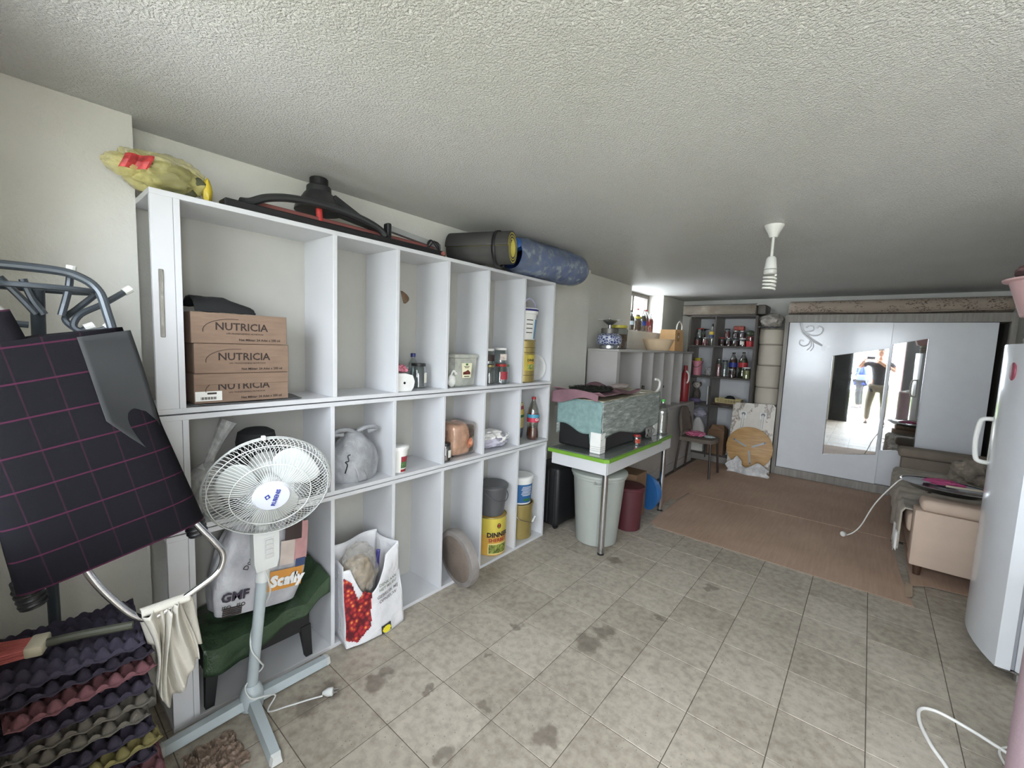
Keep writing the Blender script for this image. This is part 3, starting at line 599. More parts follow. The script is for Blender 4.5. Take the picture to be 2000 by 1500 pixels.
sm = thing('small_brass_bottle', 'small bottle with brass collar behind the dark jar', 'bottle', (-.13, 1.69, ZM))
part('bottle_body', B().lathe([(.024, 0), (.026, .01), (.026, .10), (.013, .12)], n=20), mat('dark_bottle_glass', (54, 52, 46), .2), sm); part('collar', B().lathe([(.014, .12), (.014, .135)], n=16), mat('brass', (170, 150, 84), .3, .9), sm); part('cap', B().lathe([(.012, .135), (.012, .165)], n=14), BLACK, sm)
wc = thing('white_folded_laundry', 'white bundled laundry knotted in thin plastic in the fifth middle cell', 'laundry', (-.12, 2.16, ZM))
part('bundle', B().blob((0, .01, .04), (.10, .13, .045), .22, 2.6, 21, 4, .001), mat('grey_lilac_cloth', (176, 174, 188), .8, bump=.4, var=.12), wc)
part('upper_fold', B().blob((0, -.015, .085), (.09, .11, .038), .3, 3, 8, 4), mat('white_cloth', (222, 220, 218), .8, bump=.4), wc)
part('knot', B().blob((.10, .04, .066), (.014, .016, .014), .4, 3, 2, 2), mat('white_cloth', (222, 220, 218)), wc)
for k in range(7): part('crease', B().tube([(.098, .04, .066), (.102, .04 + .035 * math.cos(k), .066 + .02 * math.sin(k * 1.3)), (.088, .04 + .06 * math.cos(k), .066 + .03 * math.sin(k * 1.3))], .004, 6), mat('white_cloth', (222, 220, 218)), wc)
pa = thing('pasta_packet', 'yellow pasta packet with green band beside the cola bottle', 'packet', (-.172, 2.502, ZM))
part('packet', B().sheet(lambda u, v: ((.035 + .022 * math.sin(math.pi * v)) * math.cos(2 * math.pi * u), .075 * math.sin(2 * math.pi * u), .27 * v), 28, 16), film('pasta_film', (206, 190, 122), .95, .3, .4), pa)
def pband(n, m_, z0, z1): part(n, B().sheet(lambda u, v: ((.0365 + .022 * math.sin(math.pi * (z0 + (z1 - z0) * v) / .27)) * math.cos(-1.4 + 2.8 * u), .0765 * math.sin(-1.4 + 2.8 * u), z0 + (z1 - z0) * v), 16, 3), m_, pa)
pband('green_band', LGRN, .165, .185); pband('red_patch', LRED, .225, .25); pband('dark_base', mat('slate_print', (92, 100, 108), .5, var=.3), .005, .085); pband('pasta_window', mat('pasta_shapes', (214, 186, 82), .6, var=.4, vs=60), .19, .222)
def soda(label, loc, r, h, liquid, lab, cap, group='soft drink bottles', fill=.62, word=None, lab2=None):
    b = thing('soda_bottle', label, 'bottle', loc, group=group)
    pr = [(r * .80, 0), (r * .97, .012), (r, h * .10), (r * .88, h * .28), (r * .9, h * .36), (r * .98, h * .42), (r * .98, h * .60), (r * .8, h * .74), (r * .42, h * .88), (r * .30, h * .92), (r * .30, h * .96)]
    part('bottle_body', B().lathe(pr, n=26), glass('bottle_plastic', (226, 226, 222), .1), b)
    part('drink', B().lathe([(a * .95, c + .002) for a, c in pr if c <= h * fill], n=24), liquid, b)
    part('cap', B().lathe([(r * .36, h * .945), (r * .36, h * .995), (r * .32, h)], n=18), cap, b)
    cyl_label('wrap_label', lab, b, r * .985, h * .42, h * .60, -math.pi, math.pi, 32)
    if lab2: cyl_label('label_top_half', lab2, b, r * .987, h * .52, h * .60, -math.pi, math.pi, 32)
    if word: lettering(word, h * .075, LWHT, b, (0, 0, 0), wrap=wrapc(r, h * .48, -.2), bold=.001)
    return b
COLA = mat('cola_brown', (74, 34, 24), .25)
soda('half-full cola bottle with red and blue label in the last middle cell', (-.06, 2.575, ZM), .047, .325, mat('cola_amber', (96, 46, 28), .2), mat('red_soda_label', (190, 44, 74), .5), LRED, fill=.30, word='CA', lab2=mat('cyan_soda_label', (70, 150, 180), .5))

# ------------------------------------------------------------ lowest unit, cell by cell
ZL = TH + .0012
st = thing('black_plastic_stool', 'low black plastic stool standing in the first floor-level cell', 'stool', (-.135, .66, ZL))
BLK2 = mat('matt_black_plastic', (24, 24, 25), .6)
part('seat', B().box(-.13, .13, -.215, .215, .225, .245, .008, seg=2), BLK2, st); part('apron', B().box(-.115, .115, -.20, .20, .13, .226), BLK2, st, smooth=0)
for sx in (-1, 1):
    for sy in (-1, 1): part('leg', B().hull([(sx * .12, sy * .205, .15), (sx * .085, sy * .205, .15), (sx * .12, sy * .16, .15), (sx * .085, sy * .16, .15), (sx * .125, sy * .21, 0), (sx * .10, sy * .21, 0), (sx * .125, sy * .18, 0), (sx * .10, sy * .18, 0)]), BLK2, st, smooth=0)
GRB = film('dark_green_film', (60, 80, 58), .93, .28, .9, 12)
def gsheet(u, v):
    x = -.27 + .275 * v; y = .439 + .50 * u
    z = .278 + .012 * math.sin(7 * u + 3 * v) + .012 * noise.noise(V((u * 5, v * 5, 1)))
    if v > .86: x = .022 + .015 * noise.noise(V((u * 6, v, 4))); z -= (v - .86) / .14 * (.09 + .03 * math.sin(5 * u + 1))
    if u > .78: z += (u - .78) / .22 * .10
    return (x, min(y, .948), z)
single('green_plastic_sheet', B().sheet(gsheet, 40, 40), GRB, 'dark green plastic sheet draped over the black stool', 'plastic sheet', (0, 0, ZL), solid=.002)
m, t, N, L, p = nt('dog_food_bag_film'); v = mapped(t)
L.new(ramp(t, noise_n(t, v, 8, 4), [(.3, (150, 150, 156)), (.7, (206, 206, 210))]), p.inputs['Base Color']); p.inputs['Roughness'].default_value = .35; bump_n(t, p, noise_n(t, v, 7, 5), .6, .03); DOGF = m
dg = thing('dog_food_sack', 'pale grey dog food sack with orange banner on the green sheet', 'sack', (-.10, .655, ZL + .322)); dg.rotation_euler = (math.radians(-9), 0, 0)
def dsack(u, v):
    a = u * 2 * math.pi; e = .82 + .30 * math.sin(math.pi * min(1, v * .8 + .15)) - .12 * v
    k = 1 + .05 * noise.noise(V((math.cos(a) * 2, math.sin(a) * 2, v * 3)))
    ca, sa = math.cos(a), math.sin(a)
    q = 1 / (abs(ca) ** 5 + abs(sa) ** 5) ** .2
    return (.085 * (1 - .5 * v * v) * e * k * ca * q, .165 * e * k * sa * q,   .37 * v)
part('sack', B().sheet(dsack, 56, 30), DOGF, dg); part('sack_floor', B().lathe([(.001, .001), (.075, .003)], n=20, cap=False), DOGF, dg)
def front(n, m_, y0, y1, z0, z1, off=.004, k=8):
    def fn(u, v):
        y = y0 + (y1 - y0) * u; z = z0 + (z1 - z0) * v; vv = z / .43
        e = .82 + .30 * math.sin(math.pi * min(1, vv * .8 + .15)) - .12 * vv
        return (.085 * (1 - .5 * vv * vv) * e * (1 / (1 + abs(y / (.165 * e)) ** 5) ** .2) * 1.06 + off, y, z)
    return part(n, B().sheet(fn, k, k), m_, dg)
front('orange_banner', mat('orange_banner', (206, 144, 66), .5), .005, .155, .07, .155)
front('pink_panel', mat('pink_panel', (196, 150, 150), .5, var=.2, vs=10), .09, .165, .185, .345); front('dark_hair_shape', mat('dark_hair_print', (60, 48, 46), .6), .06, .135, .275, .35, .006)
front('pale_dog_shape', mat('pale_dog_print', (206, 192, 184), .6, var=.15), .045, .105, .175, .275, .007); front('blue_patch', mat('navy_patch', (60, 74, 112), .5), .115, .16, .155, .19, .006)
lettering('Scafly', .062, LWHT, dg, (.098, .085, .11), bold=.004, depth=.003); lettering('GMF', .05, mat('dark_violet_ink', (60, 52, 66), .6), dg, (.0915, -.11, .085), bold=.002, depth=.002)
lettering('Dog Food', .028, INK, dg, (.094, -.07, .24), ex=(0, .35, 1), ey=(0, -1, .35), depth=.002); lettering('ISO   ISO', .022, INK, dg, (.091, -.11, .045), depth=.002)
for k in range(5): patch('print_line', rect(.07, .005, -.11, .002 + k * .0075), INK, dg, (.084, 0, .005), t=.001)
# white shopping bag with printed tulips
m, t, N, L, p = nt('white_woven_bag'); v = mapped(t)
L.new(ramp(t, noise_n(t, v, 6, 4), [(.3, (206, 206, 210)), (.7, (228, 228, 230))]), p.inputs['Base Color']); p.inputs['Roughness'].default_value = .4; bump_n(t, p, noise_n(t, v, 9, 5), .55, .03); WOV = m
m, t, N, L, p = nt('tulip_print'); v = mapped(t)
vo = N.new('ShaderNodeTexVoronoi'); vo.inputs['Scale'].default_value = 44; L.new(v, vo.inputs['Vector'])
L.new(ramp(t, vo.outputs['Distance'], [(.1, (222, 150, 70)), (.35, (176, 44, 52)), (.7, (88, 24, 34))]), p.inputs['Base Color']); p.inputs['Roughness'].default_value = .4; TULIP = m
sb = thing('white_shopping_bag', 'white shopping bag with red tulip print leaning out of a floor-level cell', 'bag', (-.03, 1.135, .0))
def bagf(y, z):
    """front surface of the bag, leaning out at the foot"""
    return .100 + .02 * math.cos(y * 9) - .06 * z + .014 * noise.noise(V((y * 9, z * 7, 3)))
def btop(y): return .40 - .16 * max(0, 1 - ((y + .02) / .095) ** 2) + .06 * (y > .07) * (y - .07) * 10
def fpanel(u, v):
    y = -.148 + .30 * u; z0 = .001; z = z0 + v * (btop(y) - z0)
    yy = y * (1.0 + .10 * (1 - v)) + .02 * (1 - v); return (bagf(y, z), yy, z + (.022 if v < .001 and yy < .05 else 0))
part('front_panel', B().sheet(fpanel, 36, 30), WOV, sb, solid=.002)
part('back_panel', B().sheet(lambda u, v: (-.09 + .02 * math.sin(6 * u), -.145 + .29 * u, .021 + .44 * v), 16, 16), WOV, sb, solid=.002)
for s in (0, 1): part('side_panel', B().sheet(lambda u, v, s=s: (-.09 + u * (bagf(-.148 + .30 * s, v * .4) + .09), (-.142 if s == 0 else .138) + u ** 5 * (((-.148 if s == 0 else .152) * (1.0 + .10 * (1 - v)) + .02 * (1 - v)) - (-.142 if s == 0 else .138)) + .02 * (1 if s == 0 else -1) * math.sin(math.pi * u) * (1 - u), .021 + v * (.40 + .03 * s)), 10, 14), WOV, sb, solid=.002)
def onbag(poly, n, m_, off=.005, step=.012):
    b = B(); ys = [q[0] for q in poly]; zs = [q[1] for q in poly]
    nu, nv = max(3, int((max(ys) - min(ys)) / step)), max(3, int((max(zs) - min(zs)) / step))
    def inside(a, c):
        r = False
        for i in range(len(poly)):
            (x1, y1), (x2, y2) = poly[i], poly[i - 1]
            if (y1 > c) != (y2 > c) and a < (x2 - x1) * (c - y1) / (y2 - y1) + x1: r = not r
        return r
    G = {}
    def vt(i, j):
        if (i, j) not in G:
            y = min(ys) + (max(ys) - min(ys)) * i / nu; z = min(zs) + (max(zs) - min(zs)) * j / nv
            vv = min(1, z / btop(y)); G[i, j] = b.b.verts.new((bagf(y, z) + off, y * (1.0 + .10 * (1 - vv)) + .02 * (1 - vv), z))
        return G[i, j]
    for i in range(nu):
        for j in range(nv):
            if inside(min(ys) + (max(ys) - min(ys)) * (i + .5) / nu, min(zs) + (max(zs) - min(zs)) * (j + .5) / nv): b.b.faces.new((vt(i, j), vt(i + 1, j), vt(i + 1, j + 1), vt(i, j + 1)))
    return part(n, b, m_, sb)
onbag([(-.150, .06), (-.10, .03), (-.03, .08), (-.02, .18), (-.012, .245), (-.055, .27), (-.085, .235), (-.115, .335), (-.150, .365)], 'tulip_print', TULIP, .005, .006)
GRY = mat('grey_green_print', (120, 128, 112), .7); GRY2 = mat('grey_print', (112, 108, 110), .7)
def bwrap(yc, zc): return lambda x, y: (bagf(yc + x, zc + y + x * .12) + .006, (yc + x) * 1.04 + .01, zc + y + x * .12)
for s, z, mm in (('DENK AAN', .27, GRY), ('HET MILIEU', .245, GRY), ('GEBRUIK MIJ', .212, GRY2), ('OPNIEUW', .185, GRY2)): lettering(s, .021 if z > .23 else .023, mm, sb, (0, 0, 0), wrap=bwrap(.070, z), bold=.0003)
lg = onbag([(.015, .012), (.068, .012), (.068, .055), (.015, .055)], 'logo_square', mat('navy_black_print', (40, 42, 44), .6), .006, .006)
onbag(ell(.046, .036, .042, .030), 'logo_disc', mat('lemon_print', (222, 210, 50), .6), .008, .004)
part('blue_edge', B().sheet(lambda u, v: (.02 + .01 * u, .06 + .015 * u + .01 * v, .31 + .10 * v), 3, 8), NAVY, sb, solid=.003)
inb = part('inner_clear_bag', B().blob((.005, -.03, .33), (.085, .10, .14), .16, 2.4, 31, 5), film('thin_clear_bag_film', (206, 200, 190), .2, .2, .6, 9), sb)
part('dry_contents', B().blob((.0, -.03, .30), (.072, .088, .10), .1, 3, 5, 4), mat('straw_dry_contents', (148, 128, 100), .8, var=.3, vs=40), inb)
# round grey slab
STN = mat('grey_stone_rim', (132, 126, 122), .7, var=.12, vs=14, bump=.2)
rs = thing('round_stone_disc', 'thick round grey disc leaning half out of a floor-level cell', 'disc', (.05, 1.735, .1915)); rs.rotation_euler = (math.radians(7), 0, math.radians(-8))
part('disc', B().lathe([(.150, -.028), (.174, -.025), (.178, 0), (.174, .025), (.150, .028)], n=56, ax=(0, 1, 0)), STN, rs); part('face', B().lathe([(.145, .0), (.14, .003)], (0, -.0275, 0), n=48, ax=(0, -1, 0)), mat('brown_grey_face', (112, 100, 90), .8, var=.15, bump=.2), rs)
# sherbet can and buckets
sc_ = thing('yellow_sherbet_can', 'large yellow printed sherbet can under the dark grey pail', 'can', (-.115, 2.203, ZL))
part('can_body', B().lathe([(.103, 0), (.107, .003), (.107, .268), (.103, .272)], n=44), mat('orange_gold_print', (200, 158, 72), .45), sc_)
cyl_label('yellow_top', GOLDP, sc_, .107, .15, .268, -math.pi, math.pi, 44); part('can_rim', B().lathe([(.108, .266), (.111, .270), (.108, .275), (.100, .273)], n=44, cap=False), GOLD, sc_)
lettering('DINNER', .046, INK, sc_, (0, 0, 0), wrap=wrapc(.1085, .150, -.32), bold=.0022); lettering('SHERBET', .036, LRED, sc_, (0, 0, 0), wrap=wrapc(.1085, .112, -.32), bold=.001)
cyl_label('cream_oval_border', mat('cream_border', (226, 210, 150), .6), sc_, .1078, .012, .088, -1.0, .42, 14); cyl_label('pistachio_picture', mat('pistachio_print', (132, 140, 62), .6, var=.6, vs=55), sc_, .1086, .018, .082, -.95, .37, 14)
part('crest', B().tube([((.1092) * math.cos(-.30 + .11 * math.cos(a)), .1092 * math.sin(-.30 + .11 * math.cos(a)), .215 + .016 * math.sin(a)) for a in [k * .52 for k in range(12)]], .0028, 5, closed=True), INK, sc_); cyl_label('crest_print', LRED, sc_, .1084, .207, .223, -.40, -.20, 4)
part('ear', B().cyl((.02, .1075, .24), (.02, .114, .24), .009), GOLD, sc_)
DGP = mat('dark_grey_plastic', (84, 84, 86), .4)
gb_ = bucket('dark_grey_pail', 'dark grey plastic pail with lid standing on the sherbet can', (-.115, 2.203, ZL + .2755), .086, .108, .205, DGP, DGP)
part('handle', B().tube([(.03, .106, .17), (.085, .075, .125), (.11, 0, .105), (.085, -.075, .125), (.03, -.106, .17)], .003), DGP, gb_)
gb2 = bucket('gold_metal_bucket', 'plain gold metal bucket with wire handle in the last floor-level cell', (-.125, 2.535, ZL), .098, .104, .27, GOLD)
part('wire_handle', B().tube([(.02, -.107, .22), (.07, -.085, .165), (.115, 0, .13), (.095, .06, .125), (.02, .107, .235)], .0022, 6), CHROME, gb2); part('handle_grip', B().cyl((.112, .025, .127), (.098, .075, .150), .007), LWHT, gb2)
wb2 = bucket('blue_label_bucket', 'white lidded bucket with blue printed label on the gold bucket', (-.12, 2.53, ZL + .2715), .082, .094, .20, WHITE2, LWHT)
cyl_label('blue_label', mat('strong_blue_print', (40, 96, 150), .6), wb2, rwall(.082, .094, .2), .012, .155, -1.3, .8, 16)
for k in range(7): cyl_label('print_line', LWHT, wb2, rwall(.0828, .0948, .2), .135 - k * .011, .139 - k * .011, -.7 - .05 * (k % 3), .2 + .06 * (k % 2))
cyl_label('green_print', LGRN, wb2, rwall(.0828, .0948, .2), .025, .045, -.6, .1)
# ------------------------------------------------------------ pedestal fan
FANW = mat('fan_white_plastic', (204, 206, 204), .4, var=.02); FANL = mat('fan_blade_plastic', (186, 190, 188), .45, var=.02); FANG = mat('fan_grey_blue_paint', (176, 186, 190), .4, var=.03)
fan = thing('pedestal_fan', 'white pedestal fan with round wire guard in front of the shelving', 'fan', (.075, .585, 0))
FC = V((.228, .609, .945)) - V((.075, .585, 0)); FA = V((.912, -.242, -.335)).normalized(); E1 = FA.cross(V((0, 0, 1))).normalized(); E2 = E1.cross(FA)
def fp(r, a, h): return FC + FA * h + (E1 * math.cos(a) + E2 * math.sin(a)) * r
for dx, dy, ln in ((1, -.10, .32), (-.02, -1, .285), (-.02, 1, .31)):
    d = V((dx, dy, 0)).normalized(); n_ = V((-d.y, d.x, 0))
    q = []
    for k, w, z0, z1 in ((0, .024, .018, .052), (ln, .021, .004, .036)):
        for s in (-1, 1): q += [d * k + n_ * s * w + V((0, 0, z0)), d * k + n_ * s * w * .7 + V((0, 0, z1))]
    lg_ = part('base_leg', B().hull(q), FANG, fan, smooth=20)
    part('end_cap', B().hull([d * (ln - .004) + n_ * s * .022 + V((0, 0, .003)) for s in (-1, 1)] + [d * (ln - .004) + n_ * s * .016 + V((0, 0, .038)) for s in (-1, 1)] + [d * (ln + .014) + n_ * s * .018 + V((0, 0, .004)) for s in (-1, 1)] + [d * (ln + .012) + n_ * s * .012 + V((0, 0, .033)) for s in (-1, 1)]), FANW, lg_)
part('base_hub', B().lathe([(.042, .004), (.042, .06), (.034, .085), (.026, .10)], n=28), FANG, fan)
PT = V((.045, .035, .60))
part('lower_pole', B().cyl((0, 0, .08), PT * .93, .0205, n=20), FANG, fan); part('pole_collar', B().cyl(PT * .90, PT * .985, .026, .024, n=20), FANW, fan)
cbx = part('control_box', B().hull([PT + V((a, b, c)) for a, b, c in ((.034, -.036, -.005), (.034, .036, -.005), (.026, -.042, .02), (-.03, -.036, 0), (-.03, .036, 0), (.035, -.046, .15), (.035, .046, .15), (-.02, -.04, .16), (-.02, .04, .16), (.038, -.044, .03), (.038, .044, .03))]), FANW, fan, smooth=25)
for k in range(4): part('speed_button', B().box(.036, .0415, -.014, .014, -.001, .013, .001), mat('button_grey', (196, 196, 194), .4), cbx, loc=tuple(PT + V((0, .008, .045 + k * .019))))
part('button_frame', B().tube([tuple(PT + V((.0375, .008 + a, .04 + b))) for a, b in ((-.019, 0), (.019, 0), (.019, .082), (-.019, .082))], .0015, 4, closed=True, smooth=0), FANW, cbx)
part('neck', B().tube([PT + V((0, 0, .15)), PT + V((.005, 0, .19)), FC - FA * .115], .026, 14), FANW, fan)
part('motor_housing', B().lathe([(.03, -.155), (.06, -.145), (.07, -.11), (.07, -.06), (.05, -.05)], tuple(FC), 28, ax=FA), FANW, fan)
RG = .207
def guard(name, sgn, depth, nw, tw):
    b = B()
    for rr, hh, th in ((RG, 0, .0035), (RG * .93, .45, .0016), (RG * .62, .86, .0016)):
        b.tube([fp(rr, 2 * math.pi * k / 64, sgn * depth * hh) for k in range(64)], th, 6, closed=True, smooth=0)
    for k in range(nw):
        a = 2 * math.pi * k / nw
        b.tube([fp(RG * math.cos(q) if q < 1.1 else RG * .27, a + tw * q, sgn * depth * math.sin(min(q, 1.35)) / .976) for q in (0, .25, .5, .75, 1.0, 1.25)], .0011, 4, smooth=0, cap=False)
    return part(name, b, FANW, fan)
guard('front_guard', 1, .055, 84, .22); guard('rear_guard', -1, .075, 84, -.30)
part('guard_clip', B().box(-.008, .008, -.006, .006, -.006, .01, .002), FANW, fan, loc=tuple(fp(RG + .003, 1.45, 0)))
def blade(u, v, k):
    a0 = 2 * math.pi * k / 3 + .15
    r = .045 + .125 * u; w = (.30 + .62 * math.sin(math.pi * (.18 + .64 * u)) ** .8) * (1 - .28 * u ** 6)
    a = a0 + (v - .5) * 1.55 * w + .25 * u
    return fp(r, a, -.005 + (v - .5) * .035)
for k in range(3): part('blade', B().sheet(lambda u, v, k=k: blade(u, v, k), 14, 14), FANL, fan, solid=.002)
part('blade_hub', B().lathe([(.042, -.03), (.044, .0), (.03, .018), (.001, .02)], tuple(FC), 24, ax=FA), FANL, fan)
hub_ = part('guard_badge', B().lathe([(.060, .046), (.062, .052), (.056, .060), (.001, .0625)], tuple(FC), 40, ax=FA), mat('badge_white', (200, 203, 212), .45, var=.01), fan)
ux = (V((0, .25, 1)) - FA * V((0, .25, 1)).dot(FA)).normalized(); uy = FA.cross(ux)
lettering('RUBENIS', .0185, mat('royal_blue_ink', (38, 52, 140), .5), hub_, FC + FA * .0628 - uy * .012, ux, uy, bold=.0006)
patch('badge_diamond', [(-.012, 0), (0, -.010), (.012, 0), (0, .010)], mat('royal_blue_ink', (38, 52, 140)), hub_, FC + FA * .0628 + uy * .016, ux, uy, .0008); patch('badge_diamond_eye', ell(.009, .007), mat('badge_white', (228, 230, 236)), hub_, FC + FA * .0637 + uy * .016, ux, uy, .0006)
cord = [PT * .99 + V((.027, -.005, 0)), PT * .9 + V((.03, .012, 0)), PT * .8 + V((.012, .028, 0)), PT * .68 + V((-.02, .022, 0)), PT * .56 + V((-.024, -.012, 0)), PT * .45 + V((.012, -.026, 0)), PT * .34 + V((.028, .006, 0)), PT * .25 + V((.0, .028, 0)), PT * .18 + V((.0, -.03, 0)), V((.05, -.02, .075)), V((.06, .03, .06)), V((.05, .07, .03)), V((.08, .03, .006)), V((.11, .09, .005)), V((.14, .16, .005)), V((.165, .21, .006))]
cdp = part('cord', B().tube(cord, .0032, 6), FANW, fan)
part('plug', B().lathe([(.006, 0), (.012, .012), (.016, .02), (.017, .038), (.013, .042)], (.165, .21, .018), 14, ax=(.45, .55, .06)), FANW, cdp)
for s in (-1, 1): part('plug_pin', B().cyl(V((.165, .21, .018)) + V((.45, .55, .06)).normalized() * .04 + V((.55, -.45, 0)) * .012 * s, V((.165, .21, .018)) + V((.45, .55, .06)).normalized() * .06 + V((.55, -.45, 0)) * .012 * s, .0024, n=8), CHROME, cdp)

# ------------------------------------------------------------ left foreground: coat stand, plaid trolley bag, egg trays
STEEL = mat('dark_blue_grey_tube', (70, 76, 82), .35, .3); TIP = mat('white_rubber_tip', (222, 222, 216), .6)
cs = thing('coat_stand', 'dark grey tubular coat stand with white-tipped hooks by the near pillar', 'coat stand', (.12, .06, 0))
def C3(px, py, x=.13):
    """point of the stand from its height and position along the wall, metres"""
    return V((x, py, px)) - V((.12, .06, 0))
part('bent_tube', B().tube([C3(1.648, -.06, .15), C3(1.650, .02, .16), C3(1.648, .105, .17), C3(1.638, .145, .175), C3(1.612, .178, .18), C3(1.56, .195, .19), C3(1.40, .215, .19), C3(1.2, .18, .10), C3(1.05, .11, -.02), C3(.9, .075, -.075)], .0115, 10), STEEL, cs)
part('ring', B().tube([V((.09 * math.cos(a) + .01, .115 * math.sin(a) + .02, 1.60)) for a in [k * math.pi / 10 for k in range(20)]], .0075, 8, closed=True), STEEL, cs)
part('pole', B().tube([(-.20, .01, .02), (-.20, .01, .8), (-.19, .01, 1.1), (-.08, .01, 1.42), (0, .01, 1.60)], .015, 12), STEEL, cs)
def hook(pts, tips):
    h = part('hook', B().tube(pts, .0085, 8), STEEL, cs)
    for i in tips:
        d = (V(pts[i]) - V(pts[1 if i == 0 else -2])).normalized(); part('hook_tip', B().cyl(V(pts[i]) - d * .008, V(pts[i]) + d * .014, .0112, n=10), TIP, h)
hook([C3(1.53, .112), C3(1.60, .128), C3(1.655, .135)], [2])
hook([C3(1.615, .255, .10), C3(1.57, .20, .11), C3(1.535, .15, .12), C3(1.50, .135, .13), C3(1.485, .155, .14), C3(1.495, .195, .15), C3(1.505, .205, .15)], [0, 6])
hook([C3(1.60, .19, .09), C3(1.55, .145, .10), C3(1.52, .12, .11), C3(1.49, .145, .12), C3(1.50, .165, .12)], [4])
hook([C3(1.62, .005), C3(1.57, .04), C3(1.53, .065)], []); hook([C3(1.62, .045), C3(1.57, .06), C3(1.53, .08)], [])
hook([C3(1.53, .003), C3(1.505, .02), C3(1.50, .05)], [0])
part('foot_ring', B().tube([V((.095 * math.cos(a) - .20, .105 * math.sin(a) + .02, .012)) for a in [k * math.pi / 10 for k in range(20)]], .010, 8, closed=True), STEEL, cs)
m, t, N, L, p = nt('dark_plaid_cloth'); v = mapped(t)
sep = N.new('ShaderNodeSeparateXYZ'); L.new(v, sep.inputs[0])
def lines(sock, freq, w):
    a = N.new('ShaderNodeMath'); a.operation = 'MULTIPLY'; a.inputs[1].default_value = freq; L.new(sock, a.inputs[0])
    f = N.new('ShaderNodeMath'); f.operation = 'FRACT'; L.new(a.outputs[0], f.inputs[0])
    c = N.new('ShaderNodeMath'); c.operation = 'LESS_THAN'; c.inputs[1].default_value = w; L.new(f.outputs[0], c.inputs[0]); return c.outputs[0]
ly = lines(sep.outputs[1], 15, .05); lz = lines(sep.outputs[2], 12, .05)
base = mix(t, ly, lin((17, 16, 20)), lin((34, 21, 29))); base = mix(t, lz, base, lin((54, 24, 40)))
L.new(base, p.inputs['Base Color']); p.inputs['Roughness'].default_value = .95; p.inputs['Specular IOR Level'].default_value = .1; bump_n(t, p, noise_n(t, v, 240, 2), .2, .002); PLAID = m
tr = thing('plaid_shopping_trolley', 'dark plaid shopping trolley bag hung upside down on the coat stand', 'trolley bag', (.30, .185, .885)); tr.rotation_euler = (math.radians(12), 0, 0)
def bagsurf(u, v):
    a = u * 2 * math.pi; w = .155 + .04 * (1 - v) ; ca, sa = math.cos(a), math.sin(a); q = 1 / (abs(ca) ** 4 + abs(sa) ** 4) ** .25
    k = 1 + .05 * noise.noise(V((ca * 1.5, sa * 1.5, v * 3)))
    return (.065 * q * ca * k * (1 - .25 * v), w * q * sa * k, .60 * v)
part('bag_body', B().sheet(bagsurf, 48, 30), PLAID, tr); part('bag_end', B().hull([bagsurf(k / 24, 0) for k in range(24)] + [(0, 0, -.02)]), PLAID, tr); part('bag_mouth', B().hull([bagsurf(k / 24, 1) for k in range(24)] + [(0, 0, .605)]), PLAID, tr)
part('side_flap', B().sheet(lambda u, v: (.066 - .02 * u + .014 * math.sin(6 * v) * u, .06 + .105 * u, .59 - .40 * v * (.55 + .45 * u)), 10, 18), mat('charcoal_cloth', (30, 31, 32), .9), tr, solid=.004)
part('top_strap', B().sheet(lambda u, v: (.045, -.12 + .10 * u - .01 * v, .585 + .085 * v), 4, 4), PLAID, tr, solid=.006)
for s in (-1, 1):
    wn = part('rubber_foot', B().cyl((.0, s * .175, .02), (.0, s * .178, -.055), .026, n=16), BLACK, tr)
    for k in range(4): part('foot_ridge', B().lathe([(.0265, 0), (.0285, .004), (.0265, .008)], (0, s * .177, -.05 + k * .014), 16, cap=False), BLACK, wn)
hd = part('chrome_handle', B().tube([(.03, .168, .02), (.035, .180, -.02), (.04, .205, -.09), (.04, .215, -.14), (.04, .19, -.185), (.04, .13, -.205), (.04, .03, -.225), (.04, .0, -.215), (.04, -.025, -.18), (.035, -.055, -.09), (.03, -.07, -.02), (.03, -.072, .02)], .0095, 12), CHROME, tr)
part('cross_bar', B().cyl((.03, -.075, .0), (.03, .17, .006), .005, n=10), CHROME, tr)
rg = B()
def ragf(u, v):
    y = -.055 + .11 * u + .018 * math.sin(3 * v + 5 * u) ; z = -.30 * v * (1 - .28 * abs(u - .45) * 2) + .01 * math.sin(9 * u)
    return (.018 + .014 * math.sin(u * 17 + v * 2) + .012 * math.sin(u * 31), y * (1 - .15 * v) + .015 * v, z)
rag = single('cleaning_rag', rg.sheet(ragf, 60, 24), mat('off_white_cotton', (196, 192, 182), .9, bump=.3), 'off-white crumpled rag hanging over the chrome trolley handle', 'rag', (.335, .275, .688), solid=.002)
part('back_hang', B().sheet(lambda u, v: (-.012 + .008 * math.sin(u * 15), -.06 + .13 * u + .02 * v, -.17 * v * (.6 + .4 * u)), 30, 12), mat('off_white_cotton', (196, 192, 182)), rag, solid=.002)
part('fold_over', B().sheet(lambda u, v: (.018 * math.cos(math.pi * v) + .002, -.055 + .115 * u, .016 * math.sin(math.pi * v)), 20, 10), mat('off_white_cotton', (196, 192, 182)), rag, solid=.003)
